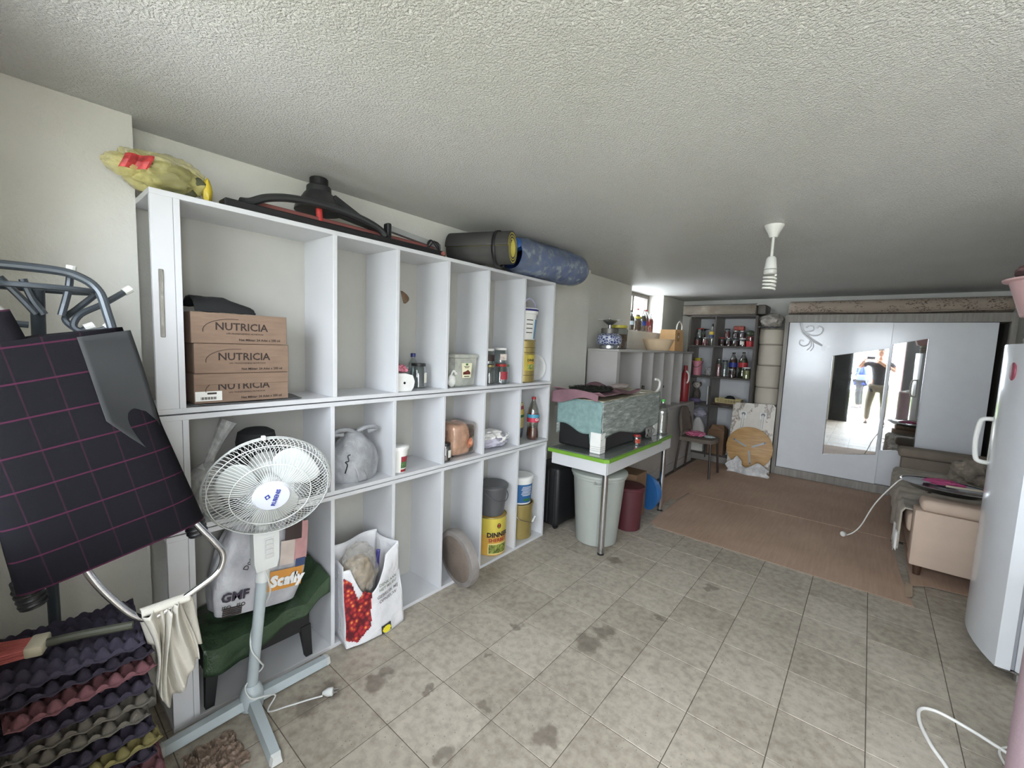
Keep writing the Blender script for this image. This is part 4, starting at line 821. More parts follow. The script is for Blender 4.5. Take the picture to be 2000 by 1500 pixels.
# egg trays
def tray_mesh(nm, m_):
    def fn(u, v):
        x = (u - .5) * .29; y = (v - .5) * .29; cx_ = math.cos(u * 5 * 2 * math.pi) * math.cos(v * 5 * 2 * math.pi)
        e = min(u, 1 - u, v, 1 - v); z = .020 + .019 * cx_ * (1 if e > .02 else .2)
        return (x, y, z)
    return mesh_of(nm, B().sheet(fn, 72, 72), m_)
TCOL = {'purple': (58, 53, 68), 'grey': (112, 108, 100), 'pink': (122, 82, 88), 'yellow': (132, 124, 80), 'violet': (64, 57, 82)}
TM = {k: tray_mesh('egg_tray', mat('pulp_' + k, c, .95, var=.1, bump=.25, bs=120)) for k, c in TCOL.items()}
seq = ['pink', 'yellow', 'violet', 'pink', 'pink', 'purple', 'yellow', 'purple', 'grey', 'grey', 'purple', 'pink', 'purple', 'purple']
names = {}
for k, c in enumerate(seq):
    z = .002 + k * .0455; sh = max(0, 6 - k) * .008
    o = bpy.data.objects.new('egg_tray', TM[c]); COL.objects.link(o); md = o.modifiers.new('thickness', 'SOLIDIFY'); md.thickness = .002; md.offset = 0
    o.location = (.215 - .01 * math.sin(k * 1.7) + .03 * (k < 5), .095 + sh + .008 * math.sin(k * 2.3), z); o.rotation_euler = (random.uniform(-.006, .006), random.uniform(-.006, .006), .06 * math.sin(k * 1.3))
    pos = ['lowest', 'second', 'third', 'fourth', 'fifth', 'sixth', 'seventh', 'eighth', 'ninth', 'tenth', 'eleventh', 'twelfth', 'thirteenth', 'topmost'][k]
    tag(o, f'{c} pulp egg tray, {pos} from the floor in the stack by the pillar' if 0 < k < 13 else f'{c} pulp egg tray, {pos} of the stack by the pillar', 'egg tray', 'egg trays stacked by the pillar')
br = thing('pink_brush', 'hand brush with pink bristles lying on the egg tray stack', 'brush', (.24, .02, .637)); br.rotation_euler = (.1, .0, 1.2)
part('brush_back', B().box(-.012, .025, -.03, .03, .004, .034, .006, seg=2), mat('cream_wood', (196, 188, 166), .6), br)
bb_ = B(); 
for k in range(150): a_ = random.uniform(-.026, .026); z_ = random.uniform(.006, .032); bb_.cyl((-.01, a_, z_), (-.085 + random.uniform(-.006, .006), a_ * 1.3 + random.uniform(-.004, .004), z_ * 1.1 - .004), .0016, .001, n=4, cap=False)
part('bristles', bb_, mat('pink_bristle', (212, 116, 112), .6, var=.15), br)['kind'] = 'stuff'
part('handle', B().tube([(.02, 0, .02), (.08, 0, .022), (.20, 0, .018)], .011, 10), mat('dull_green_plastic', (74, 76, 64), .6), br)
single('crumpled_brown_bag', B().sheet(lambda u, v: (.18 * (u - .5) + .02 * noise.noise(V((u * 5, v * 5, 7))), .16 * (v - .5) + .02 * noise.noise(V((u * 5, v * 5, 3))), .004 + .022 * abs(noise.noise(V((u * 8, v * 8, 1)))) + .014 * abs(noise.noise(V((u * 19, v * 19, 2))))), 60, 60), film('brown_crinkled_film', (142, 122, 106), .85, .35, .9, 20), 'crumpled brownish plastic bag lying on the floor under the fan', 'bag', (.235, .415, .0), solid=.001)
# ------------------------------------------------------------ on the green-edged table
ZB = .7212
FOAM = mat('pale_teal_foam_sheet', (128, 156, 154), .7, var=.12, vs=25, bump=.5, bs=180)
m, t, N, L, p = nt('stretched_clear_wrap'); v = mapped(t, (1, 1.2, 7))
f_ = noise_n(t, v, 7, 6, .65); L.new(ramp(t, f_, [(.3, (116, 124, 120)), (.55, (156, 164, 160)), (.7, (206, 212, 210))]), p.inputs['Base Color']); p.inputs['Roughness'].default_value = .25; bump_n(t, p, f_, .8, .02); WRAP = m
ap = thing('wrapped_cooker', 'plastic-wrapped appliance with white corner feet standing on the table', 'appliance', (0, 2.76, ZB))
part('dark_body', B().box(.03, .405, .04, 1.07, .012, .36, .01), mat('dark_enamel', (30, 30, 32), .4), ap, smooth=0)
def nearf(u, v):
    x = .03 + .385 * u; z0 = .13 + .05 * (1 - u) + .018 * math.sin(8 * u) - (.08 if u > .76 else 0); return (x, .008 + .006 * noise.noise(V((u * 5, v * 4, 1))), z0 + v * (.385 - z0))
part('foam_front', B().sheet(nearf, 40, 14), FOAM, ap, solid=.004)
part('wrap_side', B().sheet(lambda u, v: (.418 + .010 * noise.noise(V((u * 9, v * 6, 2))), .01 + 1.085 * u, (.10 + .03 * math.sin(7 * u)) + v * (.285 - .03 * math.sin(7 * u) + .012 * u)), 60, 16), WRAP, ap, solid=.003)
part('wrap_top', B().sheet(lambda u, v: (.03 + .39 * v, .008 + 1.085 * u, .386 + .012 * u + .010 * noise.noise(V((u * 9, v * 5, 8)))), 50, 16), mat('cream_wrinkled_wrap', (196, 190, 164), .35, var=.25, vs=14, bump=.6, bs=18), ap, solid=.003)
part('wrap_back', B().sheet(lambda u, v: (.03 + .39 * u, 1.094, .10 + .29 * v), 8, 6), WRAP, ap, solid=.003)
part('wrap_wall_side', B().sheet(lambda u, v: (.028, .01 + 1.085 * u, .10 + .28 * v), 10, 6), WRAP, ap, solid=.003)
for x0, y0 in ((.333, .0), (.335, 1.0), (.06, 1.0)):
    ft = part('foot', B().box(x0, x0 + .085, y0, y0 + .085, 0, .155, .004), WHITE2, ap)
    for k in range(3): part('foot_groove', B().box(x0 - .0008, x0 + .0858, y0 - .0008, y0 + .0858, .022 + k * .014, .024 + k * .014), mat('grey_groove', (150, 146, 142), .6), ft, smooth=0)
part('gas_hose', B().tube([(.40, .98, .385), (.402, 1.04, .40), (.405, 1.09, .43), (.405, 1.10, .48), (.40, 1.07, .505), (.39, 1.03, .51)], .011, 10), WHITE2, ap)
part('cable_coil', B().tube([(.438 + .008 * math.sin(k * 2.1), .80 + .05 * math.cos(k * .8) + .006 * k, .055 + .04 * math.sin(k * .8)) for k in range(22)], .006, 6), mat('grey_cable', (128, 126, 122), .5), ap)
# herbs in a mauve cloth
MAUVE = mat('mauve_cloth', (128, 96, 104), .9, var=.1, bump=.2)
hb = thing('herb_cloth', 'mauve cloth spread with dried green herbs on top of the wrapped appliance', 'cloth', (.19, 2.99, ZB + .402))
def cl(u, v):
    x = -.20 + .42 * u; y = -.24 + .74 * v
    z = .022 + .020 * noise.noise(V((u * 4, v * 4, 5))) + .05 * max(0, abs(u - .5) - .25) * (1 - abs(v - .4)) + (.03 * math.sin(9 * v + 4 * u) if v > .6 else 0)
    if v < .1: z += .035 * (.1 - v) / .1 - .01
    return (x + .03 * math.sin(6 * v), y + .03 * math.sin(5 * u), max(.008, z))
part('cloth', B().sheet(cl, 40, 50), MAUVE, hb, solid=.005)
part('front_drape', B().sheet(lambda u, v: (-.19 + .40 * u, -.262 - .012 * math.sin(math.pi * u) - .008 * v, .03 - (.055 + .03 * math.sin(5 * u + 1)) * v + .03 * (1 - v) * math.sin(3 * u)), 24, 8), MAUVE, hb, solid=.005)
hbm = B(); rr_ = random.Random(5)
for k in range(900):
    x, y = rr_.uniform(-.15, .15), rr_.uniform(-.20, .20)
    if (x / .16) ** 2 + (y / .21) ** 2 > 1: continue
    c = V((x, y, .052 + rr_.uniform(0, .012))); a = rr_.uniform(0, 6.3); d = V((math.cos(a), math.sin(a), rr_.uniform(-.4, .4))) * .012; e_ = V((-math.sin(a), math.cos(a), .2)) * .005
    hbm.b.faces.new([hbm.b.verts.new(q) for q in (c - d, c + e_, c + d, c - e_)])
hbm.blob((0, 0, .045), (.16, .21, .012), .2, 3, 3, 3)
part('dried_herbs', hbm, mat('dark_dried_herb', (40, 46, 34), .9, var=.4, vs=60), hb, smooth=0)['kind'] = 'stuff'
single('pale_cloth_pad', B().blob((0, 0, .02), (.07, .14, .022), .2, 2, 6, 3, .001), mat('pale_pink_grey_cloth', (186, 174, 168), .9, bump=.2), 'pale folded cloth tucked behind the mauve herb cloth', 'cloth', (.13, 3.62, ZB + .412))
wb5 = thing('large_water_bottle', 'large clear ribbed water bottle with green cap at the far table corner', 'bottle', (.425, 3.925, ZB))
wbp = [(.055, 0), (.062, .01)] + [(.062 - (.004 if k % 2 else 0), .02 + k * .014) for k in range(13)] + [(.062, .21), (.055, .235), (.035, .265), (.017, .285), (.016, .30)]
part('bottle_body', B().lathe(wbp, n=32), glass('ribbed_bottle_plastic', (236, 240, 238), .16, .1), wb5); part('cap', B().lathe([(.0185, .298), (.0185, .318), (.016, .321)], n=18), mat('lime_cap', (88, 180, 84), .4), wb5)
jar('small glass jar with red lid and red-yellow label on the table', (.462, 3.30, ZB), .033, .082, LRED, lab=mat('red_yellow_label', (176, 70, 48), .6, var=.5, vs=50), group=None, a0=-1.5)
# ------------------------------------------------------------ under the table
PGREY = mat('pale_grey_plastic', (158, 162, 156), .5, var=.03)
bn = thing('grey_lidded_bin', 'tall pale grey plastic bin with lid under the table front', 'bin', (.33, 2.945, 0))
part('bin_body', B().lathe([(.150, 0), (.156, .004), (.196, .505), (.205, .51), (.205, .53)], n=48), PGREY, bn)
part('bin_lid', B().lathe([(.213, .531), (.216, .535), (.214, .552), (.19, .562), (.13, .570), (.001, .574)], n=48), PGREY, bn)
for a in (-1.1, 2.0): part('clip_handle', B().tube([(.205 * math.cos(a - .12), .205 * math.sin(a - .12), .515), (.232 * math.cos(a - .1), .232 * math.sin(a - .1), .50), (.232 * math.cos(a + .1), .232 * math.sin(a + .1), .50), (.205 * math.cos(a + .12), .205 * math.sin(a + .12), .515)], .006), PGREY, bn)
part('lid_handle', B().tube([(-.04, .12, .565), (-.04, .125, .584), (.04, .125, .584), (.04, .12, .565)], .007), PGREY, bn)
MAR = mat('maroon_plastic', (82, 38, 44), .45, var=.05)
mb_ = thing('maroon_bin', 'dark maroon plastic bin with lid behind the grey bin', 'bin', (.415, 3.33, 0))
part('bin_body', B().lathe([(.098, 0), (.102, .004), (.118, .335), (.122, .34)], n=40), MAR, mb_); part('bin_lid', B().lathe([(.126, .341), (.127, .355), (.12, .364), (.001, .372)], n=40), MAR, mb_)
cyl_label('embossed_panel', MAR, mb_, rwall(.098, .118, .335), .24, .29, -1.9, -1.0, 10, .003)
CARD2 = mat('tan_brown_cardboard', (128, 100, 76), .85, var=.06)  # one even tan-brown card colour for the plain boxes
cb2 = thing('cardboard_box', 'plain brown cardboard box behind the maroon bin under the table', 'box', (.20, 3.50, 0))
part('box', B().box(0, .20, 0, .22, 0, .40, .002), CARD2, cb2, smooth=0); part('flap', B().box(0, .20, -.003, 0, .30, .40), CARD2, cb2, smooth=0)
bw = thing('blue_plastic_basin', 'bright blue plastic basin standing on edge under the table far end', 'basin', (.36, 3.83, .175)); bw.rotation_euler = (0, 0, math.radians(-14))
part('basin_body', B().lathe([(.172, 0), (.168, .012), (.12, .085), (.10, .09), (.001, .092)], n=44, ax=(.35, 1, .05)), mat('bright_blue_plastic', (58, 120, 188), .4), bw); part('basin_sticker', B().lathe([(.001, .002), (.03, .0)], (-.035, .03, .10), 18, ax=(-.3, -1, 0)), mat('tan_sticker', (206, 172, 136), .6), bw)
su = thing('black_suitcase', 'black ribbed suitcase standing behind the grey bin', 'suitcase', (-.09, 3.02, 0))
part('shell', B().box(-.13, .13, -.20, .20, .03, .52, .03, seg=3), mat('black_suitcase_shell', (26, 26, 28), .5), su)
for k in range(4): part('rib', B().tube([(-.10 + k * .065, -.203, .06), (-.10 + k * .065, -.203, .49)], .005, 6, smooth=0), BLACK, su)
for sx in (-1, 1): part('wheel', B().cyl((sx * .09, -.17, .02), (sx * .09, -.145, .02), .02, n=14), BLACK, su)
part('carry_handle', B().tube([(-.05, 0, .52), (-.045, 0, .55), (.045, 0, .55), (.05, 0, .52)], .009), BLACK, su)

# ------------------------------------------------------------ on the low cabinet and window sill
ZS = 1.4882
gs_ = thing('camping_gas_stove', 'blue patterned camping gas cylinder with burner on the low cabinet', 'gas stove', (-.15, 3.90, ZS))
m, t, N, L, p = nt('blue_white_floral_enamel'); vo = N.new('ShaderNodeTexVoronoi'); vo.inputs['Scale'].default_value = 42; vo.feature = 'DISTANCE_TO_EDGE'; L.new(mapped(t), vo.inputs['Vector'])
L.new(ramp(t, vo.outputs['Distance'], [(.05, (206, 212, 226)), (.14, (44, 58, 116))]), p.inputs['Base Color']); p.inputs['Roughness'].default_value = .3; BLUF = m
part('foot_ring', B().lathe([(.085, 0), (.09, .004), (.09, .032), (.085, .034)], n=36), LSIL, gs_); part('cylinder', B().lathe([(.09, .034), (.118, .05), (.124, .09), (.118, .125), (.085, .15), (.04, .156)], n=40), BLUF, gs_)
part('collar', B().lathe([(.082, .150), (.084, .20), (.080, .20), (.078, .150)], n=30, cap=False), mat('grey_collar', (110, 108, 104), .4, .5), gs_)
part('valve', B().cyl((0, 0, .156), (0, 0, .245), .016, n=14), LSIL, gs_); part('burner', B().lathe([(.02, .235), (.06, .262), (.072, .28), (.066, .284), (.001, .27)], n=28), mat('steel_burner', (176, 176, 170), .3, .9), gs_)
for k in range(4): a = k * math.pi / 2 + .4; part('pan_arm', B().hull([(math.cos(a) * r_ + dx * -math.sin(a), math.sin(a) * r_ + dx * math.cos(a), z) for r_ in (.05, .115) for dx in (-.009, .009) for z in (.282, .292)]), mat('grey_collar', (110, 108, 104)), gs_)
NUT = mat('mixed_nuts', (126, 88, 62), .8, var=.6, vs=55, bump=.5, bs=50)
YLID = mat('yellow_lid', (196, 186, 70), .45)
jar('big clear jar of nuts with yellow lid beside the gas stove', (-.17, 4.13, ZS), .098, .245, YLID, NUT, .78, group=None, lidh=.03, name='nut_jar')
BASN = mat('cream_plastic', (238, 214, 180), .45, var=.02)
bs2 = thing('cream_basin', 'cream plastic basin on the low cabinet below the window', 'basin', (-.13, 5.12, ZS))
part('basin_body', B().lathe([(.125, 0), (.13, .004), (.178, .125), (.19, .128), (.192, .135), (.18, .135), (.132, .01), (.001, .008)], n=44), BASN, bs2)
pbg = thing('paper_carrier_bag', 'brown paper carrier bag with white cord handle on the low cabinet', 'bag', (-.14, 5.60, ZS))
PAPB = mat('tan_kraft_paper', (222, 180, 130), .8, var=.05)
part('bag_body', B().hull([(-.12, -.15, 0), (.10, -.15, 0), (-.12, .17, 0), (.10, .17, 0), (-.10, -.13, .27), (.085, -.12, .27), (-.10, .15, .28), (.085, .16, .28)]), PAPB, pbg, smooth=0)
part('handle', B().tube([(.08, -.07, .265), (.085, -.065, .33), (.085, .02, .375), (.085, .11, .33), (.08, .12, .265)], .009, 8), mat('white_cord', (226, 222, 212), .7), pbg)
patch('flat_patch', rect(.09, .11, -.03, .18), mat('darker_kraft', (186, 142, 96), .8), pbg, (.0945, 0, 0)); patch('white_sticker', rect(.04, .03, -.03, .18), PAPER, pbg, (.0956, 0, 0))
def sillbottle(label, y, r, h, cap, fill, x=-.51, lab=None):
    b = thing('sill_bottle', label, 'bottle', (x, y, 1.7258), group='bottles of nuts on the window sill')
    part('bottle_body', B().lathe([(r * .9, 0), (r, .01), (r, h * .62), (r * .72, h * .8), (r * .34, h * .92), (r * .34, h * .96)], n=22), GLASS, b)
    part('contents', B().lathe([(r * .88, .003), (r * .95, .012), (r * .95, h * .60), (r * .6, h * .74)], n=18), fill, b); part('cap', B().lathe([(r * .40, h * .94), (r * .40, h), (r * .36, h * 1.004)], n=16), cap, b)
    if lab: cyl_label('wrap_label', lab, b, r, h * .28, h * .48, -1.8, 1.0)
SEED = mat('brown_seeds', (104, 78, 58), .8, var=.6, vs=70, bump=.4, bs=70); DSEED = mat('dark_seeds', (66, 52, 44), .8, var=.5, vs=70)
sillbottle('dark seed bottle with pale label at the near end of the sill', 5.14, .052, .25, LBLK, DSEED, lab=mat('pale_blue_label', (190, 204, 216), .6))
jar('squat jar of nuts with yellow lid on the window sill', (-.49, 5.30, 1.7258), .06, .185, YLID, NUT, .9, group=None, lidh=.03, name='nut_jar')
sillbottle('seed bottle with dark red cap behind the yellow-lidded jar', 5.43, .045, .30, LRED, SEED, x=-.55)
sillbottle('seed bottle with blue band, middle of the sill row', 5.53, .045, .29, mat('pale_cap', (206, 206, 200), .5), SEED, lab=mat('blue_band', (54, 76, 160), .5))
sillbottle('bottle of reddish nuts with red band on the sill', 5.65, .046, .30, LRED, mat('red_nuts', (150, 76, 58), .7, var=.4, vs=60), x=-.53, lab=mat('red_band', (176, 60, 60), .5))
sillbottle('slim red-filled bottle at the far end of the sill', 5.77, .04, .255, LWHT, mat('red_paste', (168, 62, 50), .6, var=.3, vs=40))
rb = thing('red_detergent_bottle', 'red detergent bottle hanging in the last pigeonhole of the low cabinet', 'bottle', (-.03, 5.90, .8208)); rb['label'] = 'tall red detergent bottle standing in the last pigeonhole of the low cabinet'
part('bottle_body', B().lathe([(.055, 0), (.06, .02), (.062, .26), (.05, .34), (.025, .42), (.022, .45)], n=26), mat('red_plastic', (150, 46, 50), .4), rb); part('cap', B().lathe([(.024, .45), (.022, .48)], n=16), LRED, rb)
part('handle', B().tube([(.03, -.03, .24), (.06, -.05, .28), (.06, -.045, .36), (.02, -.025, .41)], .011), LWHT, rb)
single('dark_glass_bottle', B().lathe([(.036, 0), (.038, .01), (.038, .17), (.014, .22), (.014, .27)], n=22), mat('olive_bottle_glass', (52, 54, 40), .2), 'dark narrow bottle in the first pigeonhole of the low cabinet', 'bottle', (-.06, 4.60, .8208))
# ------------------------------------------------------------ contents of the dark-edged bookcase
def S(zz): return zz + .0206
BCY = 6.30
def bjar(label, x, z, r, h, lid, fill=None, y=BCY, lab=None): return jar(label, (x, y, z), r, h, lid, fill, .9, lab, group='jars in the bookcase', lidh=.014, a0=-2.2)
JAM = mat('dark_red_preserve', (66, 18, 24), .25); TOM = mat('tomato_red_preserve', (130, 34, 40), .3); PICK = mat('pickled_red', (148, 60, 52), .4, var=.4, vs=50)
z1 = S(1.56)
bjar('jar with dark lid and reddish pickles, far left of the top bookcase shelf', -.025, z1, .042, .105, LBLK, PICK)
bjar('tall jar with dark red lid standing on a jar, top bookcase shelf', .0, z1 + .1065, .05, .13, LRED)
bjar('jar with red and white wrapping near the bookcase divider', .085, z1, .038, .11, LSIL, TOM, y=6.27)
single('stacked_dark_plate', B().lathe([(.03, 0), (.075, .008), (.08, .012), (.03, .006)], n=28), BLACK, 'dark plate resting on jars at the end of the top bookcase shelf', 'plate', (.0, 6.47, z1 + .2225))
bjar('tall jar supporting the dark plate on the top bookcase shelf', 0, z1, .035, .2215, LBLK, JAM, y=6.44)
bb1 = thing('sauce_bottle', 'yellow-labelled sauce bottle with dark cap by the bookcase divider', 'bottle', (.16, BCY, z1))
part('bottle_body', B().lathe([(.033, 0), (.035, .008), (.035, .15), (.022, .20), (.012, .24), (.012, .265)], n=22), glass('bottle_plastic', (226, 226, 222), .1), bb1); part('cap', B().lathe([(.014, .262), (.010, .30)], n=14), BLACK, bb1); cyl_label('yellow_label', mat('mustard_label', (206, 176, 70), .6), bb1, .0355, .15, .19, -3.1, 3.1, 20); cyl_label('blue_label', mat('navy_patch', (60, 74, 112)), bb1, .0355, .11, .15, -3.1, 3.1, 20)
bjar('low dark jam jar with red lid at the bookcase divider', .29, z1, .042, .115, LRED, JAM)
bjar('jar of red preserve stacked highest at left of the cell', .352, z1 + .108, .038, .125, LBLK, TOM)
bjar('wide dark jam jar under the red preserve jar', .375, z1, .042, .106, LSIL, JAM)
bjar('dark jam jar in the middle of the lower jam row', .462, z1, .040, .106, LBLK, JAM)
bjar('dark jam jar with pale label right of the jam row', .545, z1, .040, .108, LWHT, JAM, lab=PAPER)
bjar('dark jam jar, left of the upper pair under the red tin', .455, z1 + .1095, .037, .098, LSIL, JAM)
bjar('dark jam jar, right of the upper pair under the red tin', .538, z1 + .1095, .037, .098, LSIL, JAM)
tn = thing('red_food_tin', 'flat red food tin lying on the upper pair of jam jars', 'tin', (.495, BCY, z1 + .209)); part('tin_body', B().box(-.062, .062, -.04, .04, 0, .058, .006), mat('red_brown_tin', (142, 60, 48), .4, var=.4, vs=30), tn); part('pull_ring', B().lathe([(.008, 0), (.011, .001), (.008, .002)], (.03, 0, .0582), 14, cap=False), LSIL, tn)
rc_ = thing('red_plastic_pot', 'red plastic pot with a dark red lid at the right of the jam shelf', 'pot', (.635, BCY, z1)); part('pot_body', B().lathe([(.045, 0), (.052, .06)], n=26), mat('clear_red_plastic', (176, 46, 52), .35), rc_); part('pot_lid', B().lathe([(.055, .06), (.055, .072), (.05, .075)], n=26), LRED, rc_)
bjar('small jar of red preserve on the red plastic pot', .635, z1 + .0762, .04, .055, LRED, TOM)
single('green_packet', B().blob((0, 0, .04), (.048, .04, .042), .2, 2, 3, 3, .001), mat('dark_green_packet', (70, 80, 62), .5, bump=.3), 'dark green packet perched on the jars at the right of the jam shelf', 'packet', (.628, BCY, z1 + .1325))
z2 = S(1.143)
pbk = bucket('pink_bucket', 'small pink bucket with dark handle on the second bookcase shelf', (.0, BCY, z2), .055, .066, .20, mat('pink_plastic', (206, 132, 146), .45)); part('handle', B().tube([(-.068, -.01, .19), (-.045, -.05, .135), (0, -.075, .11), (.045, -.05, .135), (.068, -.01, .19)], .004), DGP, pbk)
single('yellow_sponge', B().box(-.04, .04, -.03, .03, 0, .05, .008, seg=2), mat('yellow_sponge', (206, 190, 70), .9, bump=.3), 'yellow sponge sticking up behind the pink bucket', 'sponge', (-.035, 6.43, z2 + .19)); bjar('pale tall jar carrying the yellow sponge', -.035, z2, .04, .189, LWHT, None, y=6.43)
single('grey_plastic_bag', B().blob((0, 0, .06), (.05, .06, .065), .3, 2.5, 12, 3, .001), CLR, 'small clear crumpled bag on the second bookcase shelf by the divider', 'bag', (.15, 6.33, z2))
bjar('slim glass jar with silver lid and pink sweets', .278, z2, .034, .24, LSIL, mat('pink_sweets', (176, 110, 112), .5, var=.5, vs=40)); bjar('square-shouldered empty jar with black lid', .356, z2, .040, .225, LBLK, None)
soda('tall cola bottle with blue label on the second bookcase shelf', (.455, BCY, z2), .052, .335, COLA, mat('blue_soda_label', (44, 58, 140), .5), BLACK, fill=.8); soda('tall dark green soda bottle with red label on the second bookcase shelf', (.575, BCY, z2), .054, .345, mat('dark_green_drink', (60, 66, 30), .25), mat('red_soda_label2', (176, 50, 56), .5), BLACK, fill=.85)
bjar('small jar of dark red preserve in front of the cola bottle', .47, z2, .034, .12, LSIL, JAM, y=6.20); bjar('white-lidded jar of pickled peppers at the front right', .645, z2, .045, .15, LWHT, mat('pickled_peppers', (178, 172, 110), .5, var=.4, vs=40), y=6.20)
z3 = S(.755)
dgt = thing('dog_ornament', 'small grey dog ornament sitting on the third bookcase shelf', 'ornament', (.0, 6.36, z3)); DOGM = mat('dog_grey', (96, 88, 82), .8, var=.3, vs=30)
part('body', B().blob((0, 0, .10), (.055, .05, .105), .08, 2, 1, 3, .001), DOGM, dgt); part('head', B().blob((0, -.02, .245), (.05, .045, .048), .06, 2, 2, 3), mat('dog_white', (196, 188, 180), .8, var=.2, vs=30), dgt)
for s in (-1, 1): part('ear', B().blob((s * .048, -.01, .26), (.016, .014, .034), .1, 2, 3, 2), DOGM, dgt); part('eye', B().blob((s * .018, -.063, .255), (.006, .004, .007), 0, 1, 1, 1), BLACK, dgt)
part('muzzle', B().blob((0, -.06, .235), (.018, .016, .014), .05, 2, 4, 2), mat('dog_white', (196, 188, 180)), dgt); part('nose', B().blob((0, -.075, .24), (.007, .005, .005), 0, 1, 1, 1), BLACK, dgt)
single('purple_folded_cloth', B().blob((0, 0, .035), (.09, .05, .037), .15, 2, 5, 3, .001), mat('purple_cloth', (104, 92, 124), .9, bump=.2), 'purple folded cloth at the front of the third bookcase shelf', 'cloth', (.02, 6.215, z3))
single('white_tray_edge', B().box(-.006, .006, -.10, .10, 0, .25, .003), WHITE2, 'thin white tray standing upright against the bookcase divider', 'tray', (.19, 6.30, z3))
tdk = single('brown_serving_tray', B().box(-.19, .19, -.11, .11, 0, .012, .004).box(-.19, .19, -.11, -.10, .012, .03).box(-.19, .19, .10, .11, .012, .03), mat('dark_brown_wood', (74, 52, 42), .4), 'dark brown serving tray flat on the third bookcase shelf', 'tray', (.455, 6.29, z3 + .012)); single('flat_white_dish', B().lathe([(.08, 0), (.11, .010), (.112, .011), (.08, .004)], n=30), WHITE2, 'flat white dish under the brown serving tray', 'dish', (.42, 6.285, z3))
YBK = mat('pale_yellow_plastic', (206, 190, 136), .5)
bk = thing('yellow_slotted_basket', 'pale yellow slotted basket on the brown serving tray', 'basket', (.45, 6.27, z3 + .043)); part('basket_base', B().box(-.15, .15, -.08, .08, 0, .006), YBK, bk, smooth=0)
for yy in (-.08, .08): part('rim', B().box(-.155, .155, yy - .004, yy + .004, .052, .062), YBK, bk, smooth=0)
for xx in (-.152, .152): part('end_wall', B().box(xx - .004, xx + .004, -.08, .08, .006, .06), YBK, bk, smooth=0)
sl = mesh_of('slat', B().box(-.004, .004, -.003, .003, .006, .053), YBK, 0)
for k in range(19):
    for yy in (-.08, .08): o = bpy.data.objects.new('slat', sl); COL.objects.link(o); o.parent = bk; o.location = (-.14 + k * .0156, yy, 0)
single('black_beret', B().lathe([(.064, 0), (.068, .02), (.062, .06), (.036, .088), (.001, .095)], n=26), BF, 'black rounded hat lying in the yellow basket', 'hat', (.46, 6.27, z3 + .0498))
z4 = S(.09)
single('white_carton', B().box(-.085, .085, -.06, .06, 0, .10, .003), PAPER, 'flat white carton at the bottom of the bookcase behind the chair', 'carton', (.09, 6.27, z4))
lb4 = thing('white_cloth_bag', 'white printed cloth bag on the carton at the bottom of the bookcase', 'bag', (.07, 6.28, z4 + .1008)); part('bag_body', B().sheet(sack((.11, .07), .36, 5), 30, 16), mat('white_cloth', (222, 220, 218)), lb4); patch('dark_print', rect(.05, .022, .02, .12), GRY2, lb4, (0, -.080, 0), (1, 0, 0), (0, 0, 1), .002)
single('grey_bundle', B().blob((0, 0, .06), (.10, .07, .065), .3, 2.5, 17, 3, .001), mat('grey_lilac_cloth', (176, 174, 188)), 'grey bundle lying on the white cloth bag in the bookcase', 'bundle', (.08, 6.30, z4 + .4625))
bxb = thing('brown_carton', 'brown open carton at the bottom right of the bookcase', 'carton', (.345, 6.26, z4)); part('box', B().box(-.10, .10, -.08, .14, 0, .33, .002), CARD2, bxb, smooth=0); part('flap', B().hull([(-.09, -.07, .332), (.10, -.07, .332), (.10, .13, .332), (-.06, -.04, .40), (.07, .02, .40)]), CARD2, bxb, smooth=0)
bb3 = B().hull([(-.10, -.05, 0), (.10, -.05, 0), (-.10, .09, 0), (.10, .09, 0), (-.09, -.04, .18), (.10, -.04, .14), (-.09, .08, .18), (.1, .08, .15)])
single('white_paper_stack', bb3, mat('pale_blue_grey_paper', (190, 192, 200), .8), 'pale paper packet in the bottom right bookcase cell', 'packet', (.56, 6.33, z4))
# long wrapped box on top of the bookcase and bags beside it
wbx = thing('wrapped_long_box', 'long beige box wrapped in shiny clear plastic on top of the bookcase', 'box', (.24, 6.36, 1.9885)); part('box', B().box(-.45, .45, -.18, .18, 0, .128, .012, seg=2), mat('beige_grey_fabric_box', (112, 100, 86), .7, var=.12), wbx); part('plastic_wrap', B().box(-.46, .462, -.192, .19, -.0, .136, .016, seg=2), film('shiny_clear_wrap', (180, 172, 158), .12, .12, 1.0, 9), wbx); part('dark_end_pad', B().box(.464, .56, -.16, .15, .004, .125, .014, seg=2), mat('dark_grey_wrap', (92, 86, 80), .4, var=.2, bump=.4), wbx)
part('dark_edge', B().tube([(-.46, -.194, .002), (.464, -.194, .002), (.464, -.194, .134), (-.46, -.194, .134)], .004, 5, closed=True, smooth=0), DGREY, wbx)
CRMP = mat('cream_grey_plastic', (196, 188, 174), .55, var=.04, vs=5)
for k, (za, zb, nm) in enumerate(((.62, .86, 'lowest'), (.8605, 1.08, 'fourth from the top'), (1.0805, 1.36, 'third from the top'), (1.3605, 1.622, 'second from the top'), (1.6225, 1.815, 'uppermost'))):
    c = thing('cream_storage_drum', f'cream round-fronted storage drum, {nm} in the column beside the wardrobe', 'storage drum', (.872 + .006 * (k % 2), 6.335, za), group='stacked cream storage drums')
    h = zb - za - .0006; part('drum_body', B().lathe([(.128, 0), (.134, .006), (.138, h * .5), (.134, h - .012), (.128, h)], n=40, sq=.12), CRMP, c); part('seam', B().lathe([(.1352, h - .014), (.1375, h - .010), (.1352, h - .006)], n=40, cap=False, sq=.12), mat('brown_seam', (116, 104, 92), .6), c)
